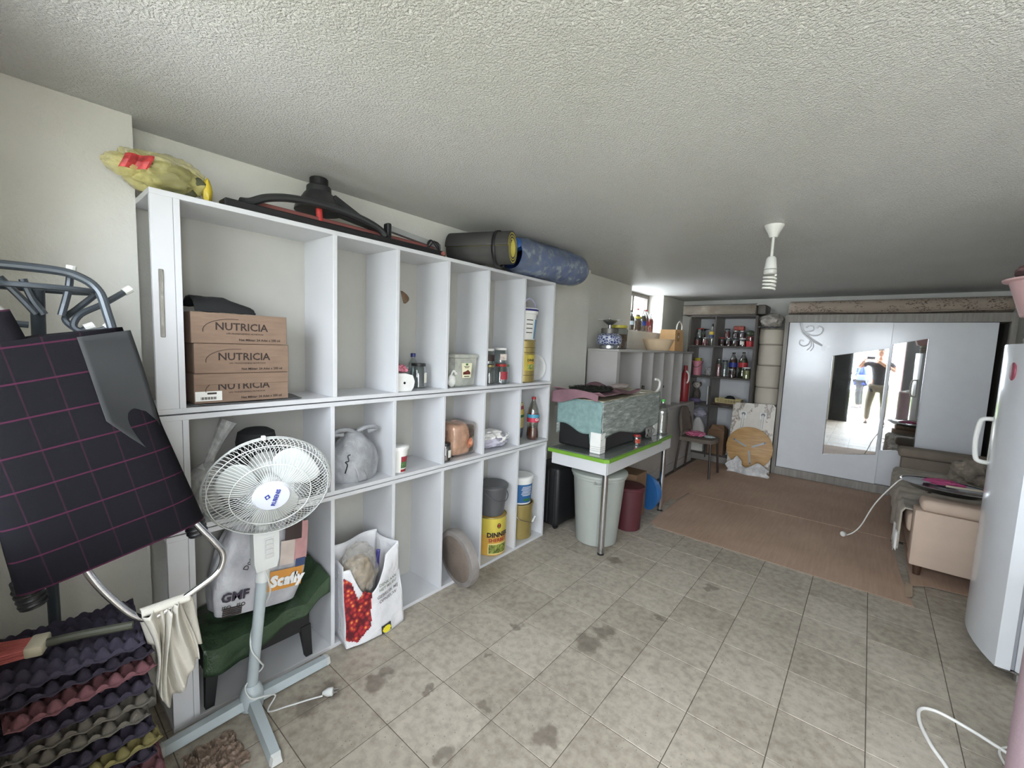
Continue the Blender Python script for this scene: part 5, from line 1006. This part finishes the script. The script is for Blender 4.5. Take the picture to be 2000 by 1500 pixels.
single('drum_plinth', B().box(-.14, .12, -.14, .14, 0, .6195, .004), CRMP, 'plain cream block under the column of storage drums', 'block', (.885, 6.335, 0))
cbg = thing('clear_packing_bag', 'clear crumpled packing bag with pale bundle above the cream drums', 'bag', (.868, 6.24, 1.8165)); part('bag', B().blob((0, 0, .095), (.125, .12, .095), .22, 2.2, 23, 4, .001), film('clear_packing_film', (196, 190, 182), .5, .2, .9, 10), cbg); part('bundle', B().blob((.02, 0, .08), (.085, .09, .07), .15, 2, 4, 3, .012), mat('pale_bundle', (178, 168, 158), .8), cbg); part('dark_rim', B().tube([(-.12 + .02 * k, -.10 - .012 * math.sin(k), .012 + .006 * math.sin(k * 2)) for k in range(12)], .008, 6), DGP, cbg)
# leaning boards
m, t, N, L, p = nt('marble_print_board'); v = mapped(t, (1.4, 1, 1)); nn_ = noise_n(t, v, 2.6, 5, .6)
L.new(ramp(t, nn_, [(.36, (206, 200, 190)), (.54, (222, 216, 206)), (.575, (140, 126, 116)), (.61, (208, 202, 192))]), p.inputs['Base Color']); p.inputs['Roughness'].default_value = .35; MARB = m
mbd = thing('marble_print_board', 'white marble-print table board leaning against the drums', 'board', (.775, 6.04, .0125)); mbd.rotation_euler = (math.radians(-6.5), 0, 0)
part('board', B().prism([(-.235, 0), (.245, 0), (.25, .02), (.245, .83), (.215, .865), (-.205, .845), (-.235, .81)], (0, 0, 0), (1, 0, 0), (0, 0, 1), .018), MARB, mbd, smooth=0)
for xx, zz in ((-.10, .70), (.12, .71)):
    br_ = part('bracket_plate', B().box(xx - .04, xx + .04, -.026, -.0185, zz - .05, zz + .045, .004), WHITE2, mbd); part('folded_leg', B().cyl((xx, -.034, zz + .01), (xx - .005, -.034, zz - .16), .013, n=12), WHITE2, br_); part('bracket_hub', B().lathe([(.022, 0), (.022, .012)], (xx, -.026, zz + .01), 16, ax=(0, -1, 0)), mat('grey_hub', (120, 120, 122), .5), br_)
m, t, N, L, p = nt('light_oak_veneer'); v = mapped(t, (1, 1, 9)); L.new(ramp(t, noise_n(t, v, 5, 4), [(.3, (172, 132, 84)), (.7, (206, 168, 116))]), p.inputs['Base Color']); p.inputs['Roughness'].default_value = .5; OAK = m
rtp = thing('round_oak_tabletop', 'round light-oak tabletop with three grey brackets leaning on the marble board', 'tabletop', (.785, 5.965, .05)); rtp.rotation_euler = (math.radians(-8), 0, 0)
part('top', B().lathe([(.255, 0), (.262, .004), (.262, .018), (.258, .02)], (0, .0, .262), 64, ax=(0, 1, 0)), OAK, rtp)
for k, a in enumerate((math.radians(155), math.radians(28), math.radians(-80))):
    d = V((math.cos(a), 0, math.sin(a))); n_ = V((-d.z, 0, d.x)); c = V((0, -.006, .262)) + d * .12
    part('grey_bracket', B().hull([c + d * s * .085 + n_ * q * .011 + V((0, yy, 0)) for s in (-1, 1) for q in (-1, 1) for yy in (0, .006)]), mat('grey_steel_bracket', (132, 132, 132), .4, .6), rtp, smooth=0); part('bracket_hole', B().cyl(c + d * .07 + V((0, -.0015, 0)), c + d * .07, .010, n=12), DGP, rtp)
single('torn_plastic_wrap', B().sheet(lambda u, v: (-.22 + .46 * u + .02 * math.sin(7 * v), -.03 + .02 * math.sin(9 * u) - .05 * (1 - v), .004 + (.12 + .035 * math.sin(11 * u) + .05 * (abs(u - .25) < .08)) * v + .006 * noise.noise(V((u * 9, v * 5, 1)))), 60, 14), film('white_torn_film', (214, 212, 212), .8, .4, .7, 14), 'torn white plastic wrapping around the foot of the round tabletop', 'plastic wrap', (.80, 5.91, 0), solid=.0015)
# ------------------------------------------------------------ chair with polka-dot cloth
DKM = mat('dark_brown_metal', (52, 42, 38), .4); TAUPE = mat('taupe_upholstery', (112, 102, 92), .85, var=.08, bump=.15)
ch = thing('dining_chair', 'taupe padded dining chair with dark metal legs beside the bookcase', 'chair', (.335, 5.45, .0112))
part('seat', B().prism([(-.17, -.19), (.10, -.20), (.19, -.16), (.215, -.05), (.215, .07), (.18, .17), (.08, .20), (-.17, .18)], (0, 0, .405), (1, 0, 0), (0, 1, 0), .045), TAUPE, ch, smooth=60)
def backf(u, v):
    w = .19 * (1 - .35 * max(0, v - .6) ** 2 / .16 * .6); s_ = (u - .5) * 2
    return (-.150 - .035 * v - .03 * (1 - s_ * s_), w * s_, .49 + (.31 - .09 * abs(s_) ** 4) * v)
part('backrest', B().sheet(backf, 16, 10), TAUPE, ch, solid=.028)
for s in (-1, 1):
    part('leg', B().tube([(.175, s * .15, .405), (.20, s * .19, .0)], .013, 8, smooth=0), DKM, ch)
    part('leg', B().tube([(-.168, s * .15, .66), (-.165, s * .165, .50), (-.165, s * .17, .41), (-.185, s * .18, .20), (-.20, s * .19, 0)], .013, 8, smooth=3), DKM, ch)
part('seat_rail', B().tube([(-.165, -.17, .40), (-.165, .17, .40)], .011, 8, smooth=0), DKM, ch)
m, t, N, L, p = nt('pink_polka_cloth'); vo = N.new('ShaderNodeTexVoronoi'); vo.inputs['Scale'].default_value = 60; vo.inputs['Randomness'].default_value = .2; L.new(mapped(t), vo.inputs['Vector'])
L.new(ramp(t, vo.outputs['Distance'], [(.25, (236, 224, 228)), (.35, (214, 108, 148))]), p.inputs['Base Color']); p.inputs['Roughness'].default_value = .9; POLK = m
single('polka_dot_cloth', B().blob((0, 0, .022), (.11, .12, .028), .35, 2.6, 4, 4, .002), POLK, 'pink polka-dot cloth crumpled on the dining chair seat', 'cloth', (.285, 5.47, .4615)); single('pale_dotted_cloth', B().blob((0, 0, .012), (.06, .06, .015), .3, 2.6, 9, 3, .002), mat('pale_dotted_cloth', (196, 204, 204), .9, var=.2, vs=60), 'pale dotted cloth beside the pink one on the chair seat', 'cloth', (.45, 5.46, .4615))
# ------------------------------------------------------------ cardboard on the floor
m, t, N, L, p = nt('floor_cardboard'); v = mapped(t, space='World'); L.new(mix(t, .5, ramp(t, noise_n(t, v, 1.7, 5), [(.3, (160, 132, 114)), (.7, (192, 166, 146))]), ramp(t, noise_n(t, mapped(t, (30, 2, 1), 'World'), 2, 3), [(.3, (164, 138, 120)), (.7, (186, 160, 140))])), p.inputs['Base Color']); p.inputs['Roughness'].default_value = .8; FCARD = m
for nm, poly, z, lab in (('cardboard_sheet', [(.53, 3.56), (.60, 3.50), (2.20, 3.50), (2.16, 3.90), (2.12, 4.72), (.52, 4.66), (.51, 3.80)], .0018, 'large brown cardboard sheet on the floor nearest the tiles'),
                         ('cardboard_sheet', [(.14, 4.30), (.14, 6.13), (1.0, 6.14), (1.05, 4.62), (.52, 4.60), (.50, 4.28)], .0062, 'brown cardboard sheet on the floor under the chair'),
                         ('cardboard_sheet', [(1.0, 4.66), (1.0, 6.16), (2.9, 6.17), (2.9, 4.70)], .0046, 'brown cardboard sheet on the floor in front of the wardrobe'),
                         ('cardboard_sheet', [(.16, 4.0), (.18, 4.26), (.44, 4.28), (.44, 3.98)], .0034, 'small brown cardboard sheet behind the far table leg'),
                         ('cardboard_sheet', [(2.20, 3.80), (2.20, 4.66), (2.9, 4.68), (2.9, 3.95), (2.30, 3.88)], .0060, 'brown cardboard sheet on the floor beneath the sofa')):
    o = single(nm, B().prism(poly, (0, 0, z), (1, 0, 0), (0, 1, 0), .0022), FCARD, lab, 'cardboard', group='cardboard sheets on the floor', smooth=0)
    if 'nearest' in lab: part('torn_edge', B().hull([(2.165, 3.60, .004), (2.20, 3.62, .012), (2.21, 3.80, .016), (2.18, 3.86, .004), (2.17, 3.70, .005)]), mat('torn_pale_card', (176, 156, 134), .9), o)
# ------------------------------------------------------------ sofa
BEIGE = mat('beige_sofa_fabric', (194, 173, 156), .85, var=.03, bump=.06, bs=300); BRN = mat('brown_grey_sofa_fabric', (134, 122, 110), .85, var=.06, bump=.06, bs=300)
sf = thing('sofa', 'beige box-armed sofa half hidden by the fridge', 'sofa', (2.16, 3.98, 0)); SY = 1.98
part('arm', B().box(.03, .92, 0, .16, .085, .475, .012, seg=2), BEIGE, sf); part('arm_pad', B().box(.055, .92, -.012, .175, .4755, .555, .03, seg=3), BEIGE, sf)
part('arm', B().box(.03, .92, SY - .16, SY, .085, .52, .012, seg=2), BRN, sf); part('arm_pad', B().box(.0, .92, SY - .19, SY + .01, .5205, .61, .03, seg=3), BRN, sf)
part('seat_base', B().box(.04, .92, .161, SY - .161, .085, .26, .01), BEIGE, sf); part('seat_cushion', B().box(.01, .72, .165, SY - .195, .2605, .40, .03, seg=3), BEIGE, sf)
part('back', B().box(.74, .92, .18, SY - .195, .2605, .80, .03, seg=3), BRN, sf)
for x in (.08, .86):
    for y in (.06, SY - .06): part('foot', B().cyl((x, y, .0095), (x, y, .0855), .02, .026, n=12), mat('dark_brown_wood', (74, 52, 42)), sf)
THR = mat('striped_throw_fabric', (178, 170, 158), .9, var=.12, vs=20, bump=.5, bs=30)
th = thing('seat_throw', 'pale ruffled throw blanket spread over the sofa seat', 'throw', (2.16, 3.98, 0))
def thr(u, v):
    y = .19 + (SY - .42) * u
    if v < .45: x = -.022 - .010 * math.sin(u * 46) - .008 * math.sin(u * 17); z = .13 + .05 * math.sin(u * 9) * (1 - v / .45) + (v / .45) * .29
    else: x = -.012 + .66 * (v - .45) / .55; z = .422 + .012 * noise.noise(V((u * 9, v * 6, 2))) + .005 * math.sin(u * 50)
    return (x, y, z)
part('blanket', B().sheet(thr, 120, 22), THR, th, solid=.008)
LACE = mat('white_lace', (222, 220, 216), .85, bump=.3)
lace = part('lace_edge', B().sheet(lambda u, v: (-.032 - .012 * math.sin(u * 40), .17 + .26 * u, .24 - .14 * v + .02 * abs(math.sin(u * 22)) * v), 60, 8), LACE, th, solid=.003)
for k in range(7): part('scallop', B().lathe([(.001, 0), (.020, .001), (.022, .003), (.001, .003)], (-.046, .185 + k * .038, .115 + .012 * (k % 2)), 14, ax=(-1, 0, 0)), LACE, th)
cu_ = single('grey_patterned_blanket', B().blob((0, 0, .13), (.16, .16, .13), .28, 2.4, 8, 4, .002), mat('grey_beige_pattern', (142, 132, 120), .9, var=.3, vs=14, bump=.4), 'grey-beige crumpled blanket heaped at the sofa middle', 'blanket', (2.63, 5.15, .435))
ty = thing('electric_griddle', 'round black electric griddle with silver rim resting on the sofa arm', 'griddle', (2.36, 4.30, .560)); ty.rotation_euler = (math.radians(-2.0), math.radians(1.5), 0)
part('pan', B().lathe([(.08, .0), (.19, .012), (.235, .045), (.245, .048), (.225, .045), (.001, .030)], n=56), mat('black_enamel', (28, 28, 30), .15, coat=.5), ty); part('rim', B().lathe([(.243, .046), (.25, .049), (.243, .053), (.238, .049)], n=56, cap=False), CHROME, ty)
for k in range(3): a = 2.1 * k + 4.0; part('foot', B().lathe([(.016, -.004), (.02, .01), (.02, .02)], (.15 * math.cos(a), .15 * math.sin(a), .0), 14), CHROME, ty)
part('side_grip', B().lathe([(.02, 0), (.024, .012), (.024, .045), (.018, .05)], (.235, .06, .03), 16, ax=(1, .2, 0)), CHROME, ty)
part('cord', B().tube([(-.22, .10, .03), (-.26, .12, -.02), (-.36, .14, -.22), (-.42, .17, -.42), (-.46, .17, -.50), (-.50, .16, -.536), (-.51, .15, -.537)], .0045, 6), WHITE2, ty); part('plug', B().lathe([(.008, 0), (.016, .012), (.02, .02), (.02, .035)], (-.512, .148, -.528), 14, ax=(-.5, -.7, -.02)), WHITE2, ty)
single('pink_cloth', B().blob((0, 0, .012), (.10, .07, .02), .3, 2, 3, 4, .001), mat('hot_pink_cloth', (186, 82, 128), .85, bump=.2), 'pink cloth lying in the electric griddle', 'cloth', (2.35, 4.36, .604))
single('wooden_stick', B().cyl((-.12, .0, .008), (.14, .02, .010), .007, n=10), mat('pale_stick_wood', (206, 192, 170), .6), 'pale wooden stick lying across the griddle beside the pink cloth', 'stick', (2.47, 4.24, .612))
# ------------------------------------------------------------ fridge and what stands on it
FRW = mat('white_fridge_enamel', (222, 226, 232), .25, var=.015, coat=.4)
fr = thing('refrigerator', 'tall white refrigerator with bowed door and side handle at the right edge', 'refrigerator', (2.45, 2.99, 0)); FW, FH = .64, 1.595
part('cabinet', B().box(.0625, .66, .005, FW - .005, .05, FH, .012, seg=2), FRW, fr)
def bow(y): return -.055 * (1 - ((y - FW / 2) / (FW / 2)) ** 2)
ys_ = [FW * k / 16 for k in range(17)]
part('door', B().prism([(.05, 0)] + [(.05, FW)] + [(bow(y), y) for y in ys_[::-1]], (0, 0, .055), (1, 0, 0), (0, 1, 0), FH - .055), FRW, fr, smooth=30)
part('door_gasket', B().box(.0505, .062, .006, FW - .006, .06, FH - .006), mat('grey_gasket', (150, 152, 160), .6), fr, smooth=0)
part('kick_plate', B().box(.12, .64, .02, FW - .02, .0, .0495), DGP, fr, smooth=0); part('foot', B().cyl((.085, .04, .0005), (.085, .04, .0495), .018, n=14), CHROME, fr); part('hinge', B().box(.01, .12, .012, .05, .04, .0495, .003), CHROME, fr)
hn = part('handle', B().tube([(bow(.56) + .004, .565, 1.185), (-.065, .57, 1.18), (-.078, .575, 1.15), (-.085, .575, 1.06), (-.078, .575, .97), (-.065, .57, .94), (bow(.56) + .004, .565, .935)], .012, 10, smooth=4), WHITE2, fr)
part('handle_mount', B().box(bow(.55) - .003, bow(.55) + .012, .535, .59, .92, 1.20, .004), WHITE2, fr)
mg = part('round_magnet', B().lathe([(.045, 0), (.045, .006), (.04, .009)], (-.042, .20, 1.46), 24, ax=(-1, 0, 0)), mat('magnet_maroon', (150, 70, 88), .5), fr)
cl_ = thing('folded_grey_towels', 'folded pale grey towels on top of the refrigerator', 'towels', (2.60, 3.18, 1.5955)); TOW = mat('pale_grey_towel', (176, 172, 164), .95, var=.08, bump=.3)
for k in range(3): part('fold', B().box(-.16, .18, -.14, .14, k * .042, k * .042 + .040, .016, seg=3), TOW, cl_)
pkb = thing('pink_basin', 'pale pink plastic basin with dark rim cloth on the towels', 'basin', (2.545, 3.16, 1.7225)); PKP = mat('pale_pink_plastic', (206, 170, 172), .45, var=.03)
part('basin_body', B().lathe([(.145, 0), (.15, .004), (.20, .165), (.222, .17), (.224, .178), (.20, .178), (.152, .01), (.001, .008)], n=44), PKP, pkb)
single('maroon_basin_cloth', B().blob((0, 0, .01), (.19, .19, .045), .12, 2, 5, 4), mat('dusky_maroon_cloth', (120, 92, 92), .9), 'dusky maroon cloth heaped in the pink basin', 'cloth', (2.545, 3.16, 1.93))
# ------------------------------------------------------------ ceiling bulb, loose cable, doorway curtain
bu = thing('ceiling_bulb_pendant', 'spiral energy-saving bulb on a short white ceiling pendant', 'light', (1.363, 2.946, 2.25))
part('ceiling_rose', B().lathe([(.052, 0), (.05, -.008), (.03, -.045), (.02, -.07)], n=28), WHITE2, bu); part('stem', B().cyl((0, 0, -.07), (0, 0, -.185), .0075, n=12), WHITE2, bu); part('lamp_holder', B().lathe([(.018, -.18), (.026, -.19), (.033, -.25), (.033, -.252)], n=24), WHITE2, bu)
bl_ = part('bulb_base', B().lathe([(.028, -.253), (.034, -.258), (.034, -.276), (.026, -.282)], n=24), mat('bulb_base', (216, 216, 212), .4), bu)
part('spiral_tube', B().tube([((.032 - .004 * abs(k / 40 - .5)) * math.cos(k * .62), (.032) * math.sin(k * .62), -.288 - k * .0020) for k in range(42)], .0062, 8, smooth=2), mat('frosted_bulb_tube', (236, 236, 228), .3), bl_)
single('white_floor_cable', B().tube([(2.62, 2.30, .008), (2.50, 2.36, .006), (2.40, 2.42, .006), (2.31, 2.47, .006), (2.22, 2.50, .006), (2.165, 2.47, .006), (2.155, 2.38, .006), (2.18, 2.26, .006), (2.22, 2.15, .006), (2.21, 2.02, .006), (2.14, 1.92, .006)], .0065, 8), WHITE2, 'white cable looped on the tiles at the lower right', 'cable')
single('thin_white_wire', B().tube([(2.60, 2.42, .005), (2.45, 2.47, .005), (2.385, 2.42, .005), (2.39, 2.33, .005), (2.43, 2.26, .005), (2.50, 2.235, .005)], .004, 6), WHITE2, 'thinner white wire curling beside the looped cable', 'wire')
hp = thing('pink_laundry_hamper', 'pale lilac-pink fabric hamper cut off at the lower right corner', 'hamper', (2.50, 1.95, 0)); HPM = mat('pale_lilac_pink_cloth', (172, 148, 156), .9, var=.05, bump=.2)
part('hamper_body', B().lathe([(.19, .001), (.197, .01), (.198, .40), (.196, .88), (.19, .88), (.185, .02), (.001, .015)], n=44), HPM, hp)
part('rim_hem', B().lathe([(.196, .87), (.203, .875), (.203, .905), (.192, .905)], n=44, cap=False), HPM, hp)
part('laundry', B().blob((0, 0, .88), (.17, .17, .06), .25, 2.4, 3, 4), mat('white_cloth', (222, 220, 218)), hp)
for s_ in (-1, 1): part('carry_loop', B().tube([(.06, s_ * .196, .79), (.07, s_ * .212, .72), (.13, s_ * .185, .72), (.13, s_ * .165, .79)], .007, 6), HPM, hp)
# ------------------------------------------------------------ two people at the entrance, seen in the wardrobe mirror
SKIN = mat('skin', (196, 150, 126), .55, var=.04); HAIRD = mat('dark_hair', (44, 38, 36), .7); HAIRG = mat('grey_hair', (110, 104, 102), .7)
def skin_mesh(name, joints, edges, m, parent, sub=2):
    """joints: name -> (x, y, z, radius); grows one continuous surface along the edges"""
    ks = list(joints); me = bpy.data.meshes.new(name); me.from_pydata([joints[k][:3] for k in ks], [(ks.index(a), ks.index(b)) for a, b in edges], [])
    me.materials.append(m); o = bpy.data.objects.new(name, me); COL.objects.link(o); o.parent = parent
    md = o.modifiers.new('skin', 'SKIN'); md.use_smooth_shade = True
    for i, k in enumerate(ks):
        r = joints[k][3]; me.skin_vertices[0].data[i].radius = r if isinstance(r, tuple) else (r, r)
    me.skin_vertices[0].data[0].use_root = True
    s = o.modifiers.new('sub', 'SUBSURF'); s.levels = sub; s.render_levels = sub
    return o
def head(parent, c, yaw, hair, hairlen):
    c = V(c); R = Matrix.Rotation(yaw, 3, 'Z')
    def w(p): return c + R @ V(p)
    h = B(); r = bmesh.ops.create_icosphere(h.b, subdivisions=3, radius=1)['verts']
    for v in r:
        d = v.co.copy(); k = 1 - .20 * max(0, -d.z) * (1 if d.y < .3 else .5)
        v.co = w((d.x * .073 * k, d.y * .092 * k - .012 * max(0, -d.z), d.z * .112))
    part('head', h, SKIN, parent)
    part('nose', B().hull([w((0, -.088, .015)), w((-.014, -.086, -.022)), w((.014, -.086, -.022)), w((0, -.112, -.02))]), SKIN, parent)
    for s in (-1, 1):
        part('ear', B().blob(w((s * .074, .005, -.005)), (.010, .018, .028), .05, 2, 1, 2), SKIN, parent); part('eye', B().blob(w((s * .03, -.083, .012)), (.011, .008, .006), 0, 1, 1, 2), HAIRD, parent)
    part('mouth', B().tube([w((-.022, -.084, -.052)), w((0, -.091, -.052)), w((.022, -.084, -.052))], .004, 6), mat('lips', (160, 96, 90), .5), parent)
    hb_ = B(); r = bmesh.ops.create_icosphere(hb_.b, subdivisions=3, radius=1)['verts']
    for v in r:
        d = v.co.copy(); z = d.z * .122 + .008
        if d.y < -.25 and d.z < .45: z = .055; d.y = max(d.y, -.75)
        if z < -hairlen: z = -hairlen
        v.co = w((d.x * .083, d.y * .10 + .010, z))
    part('hair', hb_, hair, parent)
def hand(parent, wrist, d, up, curl):
    """palm with four fingers and a thumb, pointing along d"""
    wr = V(wrist); d = V(d).normalized(); n_ = d.cross(V(up)).normalized(); q = n_.cross(d).normalized()
    j = {'w': (*wr, .024), 'p': (*(wr + d * .05), (.034, .018)), 'k': (*(wr + d * .085), (.036, .016))}; e = [('w', 'p'), ('p', 'k')]
    for i, (off, ln) in enumerate(((-.03, .07), (-.01, .08), (.01, .075), (.028, .06))):
        b0 = wr + d * .085 + n_ * off; b1 = b0 + d * ln * .5 - q * curl * .018; b2 = b1 + d * ln * .5 - q * curl * .035
        j[f'a{i}'] = (*b0, .010); j[f'b{i}'] = (*b1, .009); j[f'c{i}'] = (*b2, .008); e += [('k', f'a{i}'), (f'a{i}', f'b{i}'), (f'b{i}', f'c{i}')]
    t0 = wr + d * .035 - n_ * .035; t1 = t0 + d * .035 - n_ * .02 - q * .01; j['t0'] = (*t0, .012); j['t1'] = (*t1, .009); e += [('p', 't0'), ('t0', 't1')]
    return skin_mesh('hand', j, e, SKIN, parent, 1)
def person(label, loc, rz, P, shirt, trousers, shoes, hair, hairlen, sleeve, headyaw, long_shirt=0):
    p = thing('person', label, 'person', loc, rz)
    J = P; E_ = [('hip', 'waist'), ('waist', 'chest'), ('chest', 'neck'), ('neck', 'chin'), ('chest', 'shL'), ('shL', 'elL'), ('elL', 'wrL'), ('chest', 'shR'), ('shR', 'elR'), ('elR', 'wrR'), ('hip', 'hL'), ('hL', 'knL'), ('knL', 'anL'), ('anL', 'toL'), ('hip', 'hR'), ('hR', 'knR'), ('knR', 'anR'), ('anR', 'toR')]
    skin_mesh('body', J, E_, SKIN, p)
    G = lambda k, s: (*J[k][:3], tuple(x * s for x in J[k][3]) if isinstance(J[k][3], tuple) else J[k][3] * s)
    tor = {k: G(k, 1.12) for k in ('hip', 'waist', 'chest', 'shL', 'shR')}; te = [('hip', 'waist'), ('waist', 'chest'), ('chest', 'shL'), ('chest', 'shR')]
    if long_shirt: h = J['hip']; tor['hem'] = (h[0], h[1], h[2] - long_shirt, tuple(x * 1.3 for x in h[3])); te.append(('hip', 'hem'))
    for s in 'LR':
        a, b = V(J['sh' + s][:3]), V(J['el' + s][:3]); c = V(J['wr' + s][:3])
        if sleeve > 1: tor['el' + s] = G('el' + s, 1.25); te.append(('sh' + s, 'el' + s)); q = b.lerp(c, sleeve - 1); tor['cu' + s] = (*q, .045); te.append(('el' + s, 'cu' + s))
        else: q = a.lerp(b, sleeve); tor['cu' + s] = (*q, .062); te.append(('sh' + s, 'cu' + s))
    skin_mesh('shirt', tor, te, shirt, p)
    tr_ = {'hip': G('hip', 1.10)}; tre = []
    for s in 'LR':
        for k in ('h', 'kn', 'an'): tr_[k + s] = G(k + s, 1.22 if k != 'an' else 1.5)
        tre += [('hip', 'h' + s), ('h' + s, 'kn' + s), ('kn' + s, 'an' + s)]
    skin_mesh('trousers', tr_, tre, trousers, p)
    for s in 'LR': a = V(J['an' + s][:3]); b = V(J['to' + s][:3]); d = (b - a); d.z = 0; d.normalize(); part('shoe', B().blob(a + d * .07 + V((0, 0, -.045)), (.05 if abs(d.y) > abs(d.x) else .13, .13 if abs(d.y) > abs(d.x) else .05, .048), .05, 2, 1, 3, .001 - loc[2] * 0), shoes, p)
    hz = V(J['chin'][:3]); head(p, hz + V((0, 0, .07)), headyaw, hair, hairlen)
    return p
# photographer: stands in the doorway right behind the viewpoint, both arms up holding a phone (faces +y)
PH = {'hip': (.02, -.02, .90, (.15, .11)), 'waist': (.02, -.02, 1.08, (.14, .10)), 'chest': (.01, -.01, 1.30, (.165, .105)), 'neck': (0, .01, 1.47, .055), 'chin': (0, .03, 1.56, .05),
      'shL': (-.19, 0, 1.40, .062), 'elL': (-.38, .08, 1.30, .046), 'wrL': (-.27, .20, 1.46, .032), 'shR': (.21, 0, 1.40, .062), 'elR': (.28, .12, 1.22, .046), 'wrR': (-.04, .22, 1.46, .032),
      'hL': (-.09, -.02, .84, .088), 'knL': (-.13, .03, .47, .062), 'anL': (-.14, -.04, .09, .042), 'toL': (-.15, .10, .04, .035), 'hR': (.12, -.02, .84, .088), 'knR': (.14, .02, .47, .062), 'anR': (.15, -.04, .09, .042), 'toR': (.17, .10, .04, .035)}
ph = person('man in grey clothes holding up a phone in the doorway, seen in the mirror', (2.03, -.36, -.02), 0, PH, mat('charcoal_tshirt', (70, 70, 76), .9), mat('grey_khaki_trousers', (122, 116, 104), .9), mat('brown_shoe', (84, 68, 58), .6), HAIRD, .02, .65, math.pi, .07)
hand(ph, (-.27, .20, 1.46), (.55, .70, .35), (0, 0, 1), .8); hand(ph, (-.04, .22, 1.46), (-.55, .70, .35), (0, 0, 1), .8)
tag(part('phone', B().box(-.075, .075, -.006, .004, -.038, .038, .004), BLACK, None, (1.867, -.055, 1.50)), 'black phone held up in both hands by the man in the doorway', 'phone')
# woman outside: in profile, hands folded before her, small dark bag
WO = {'hip': (0, .0, .88, (.15, .13)), 'waist': (0, 0, 1.02, (.15, .13)), 'chest': (0, 0, 1.22, (.155, .12)), 'neck': (0, 0, 1.38, .052), 'chin': (0, -.01, 1.455, .05),
      'shL': (-.17, 0, 1.31, .06), 'elL': (-.22, .04, 1.06, .046), 'wrL': (-.06, -.22, 1.03, .032), 'shR': (.17, 0, 1.31, .06), 'elR': (.22, .04, 1.06, .046), 'wrR': (.06, -.23, 1.03, .032),
      'hL': (-.09, 0, .80, .092), 'knL': (-.10, -.01, .45, .064), 'anL': (-.10, .02, .085, .044), 'toL': (-.11, -.12, .04, .036), 'hR': (.09, 0, .80, .092), 'knR': (.10, -.01, .45, .064), 'anR': (.10, .02, .085, .044), 'toR': (.11, -.12, .04, .036)}
wo = person('woman in a long blue blouse standing outside in profile, seen in the mirror', (1.68, -3.95, -.02), math.radians(-75), WO, mat('blue_blouse', (30, 46, 112), .85, var=.2, vs=25), mat('black_trousers', (24, 23, 25), .9), mat('dark_shoe', (50, 46, 46), .6), HAIRG, .07, 1.55, 0, .14)
hand(wo, (-.06, -.22, 1.03), (1, -.25, 0), (0, 0, 1), .6); hand(wo, (.06, -.23, 1.03), (-1, -.25, 0), (0, 0, 1), .6)
hbag = thing('shoulder_bag', 'dark shoulder bag hanging at the woman in blue, seen in the mirror', 'bag', (1.70, -3.60, .84)); part('bag_body', B().box(-.12, .12, -.03, .03, 0, .16, .02, seg=2), mat('dark_slate_leather', (58, 66, 84), .5), hbag); part('strap', B().tube([(-.10, 0, .15), (-.06, -.05, .32), (-.02, -.10, .50)], .008, 6), mat('dark_slate_leather', (58, 66, 84)), hbag)
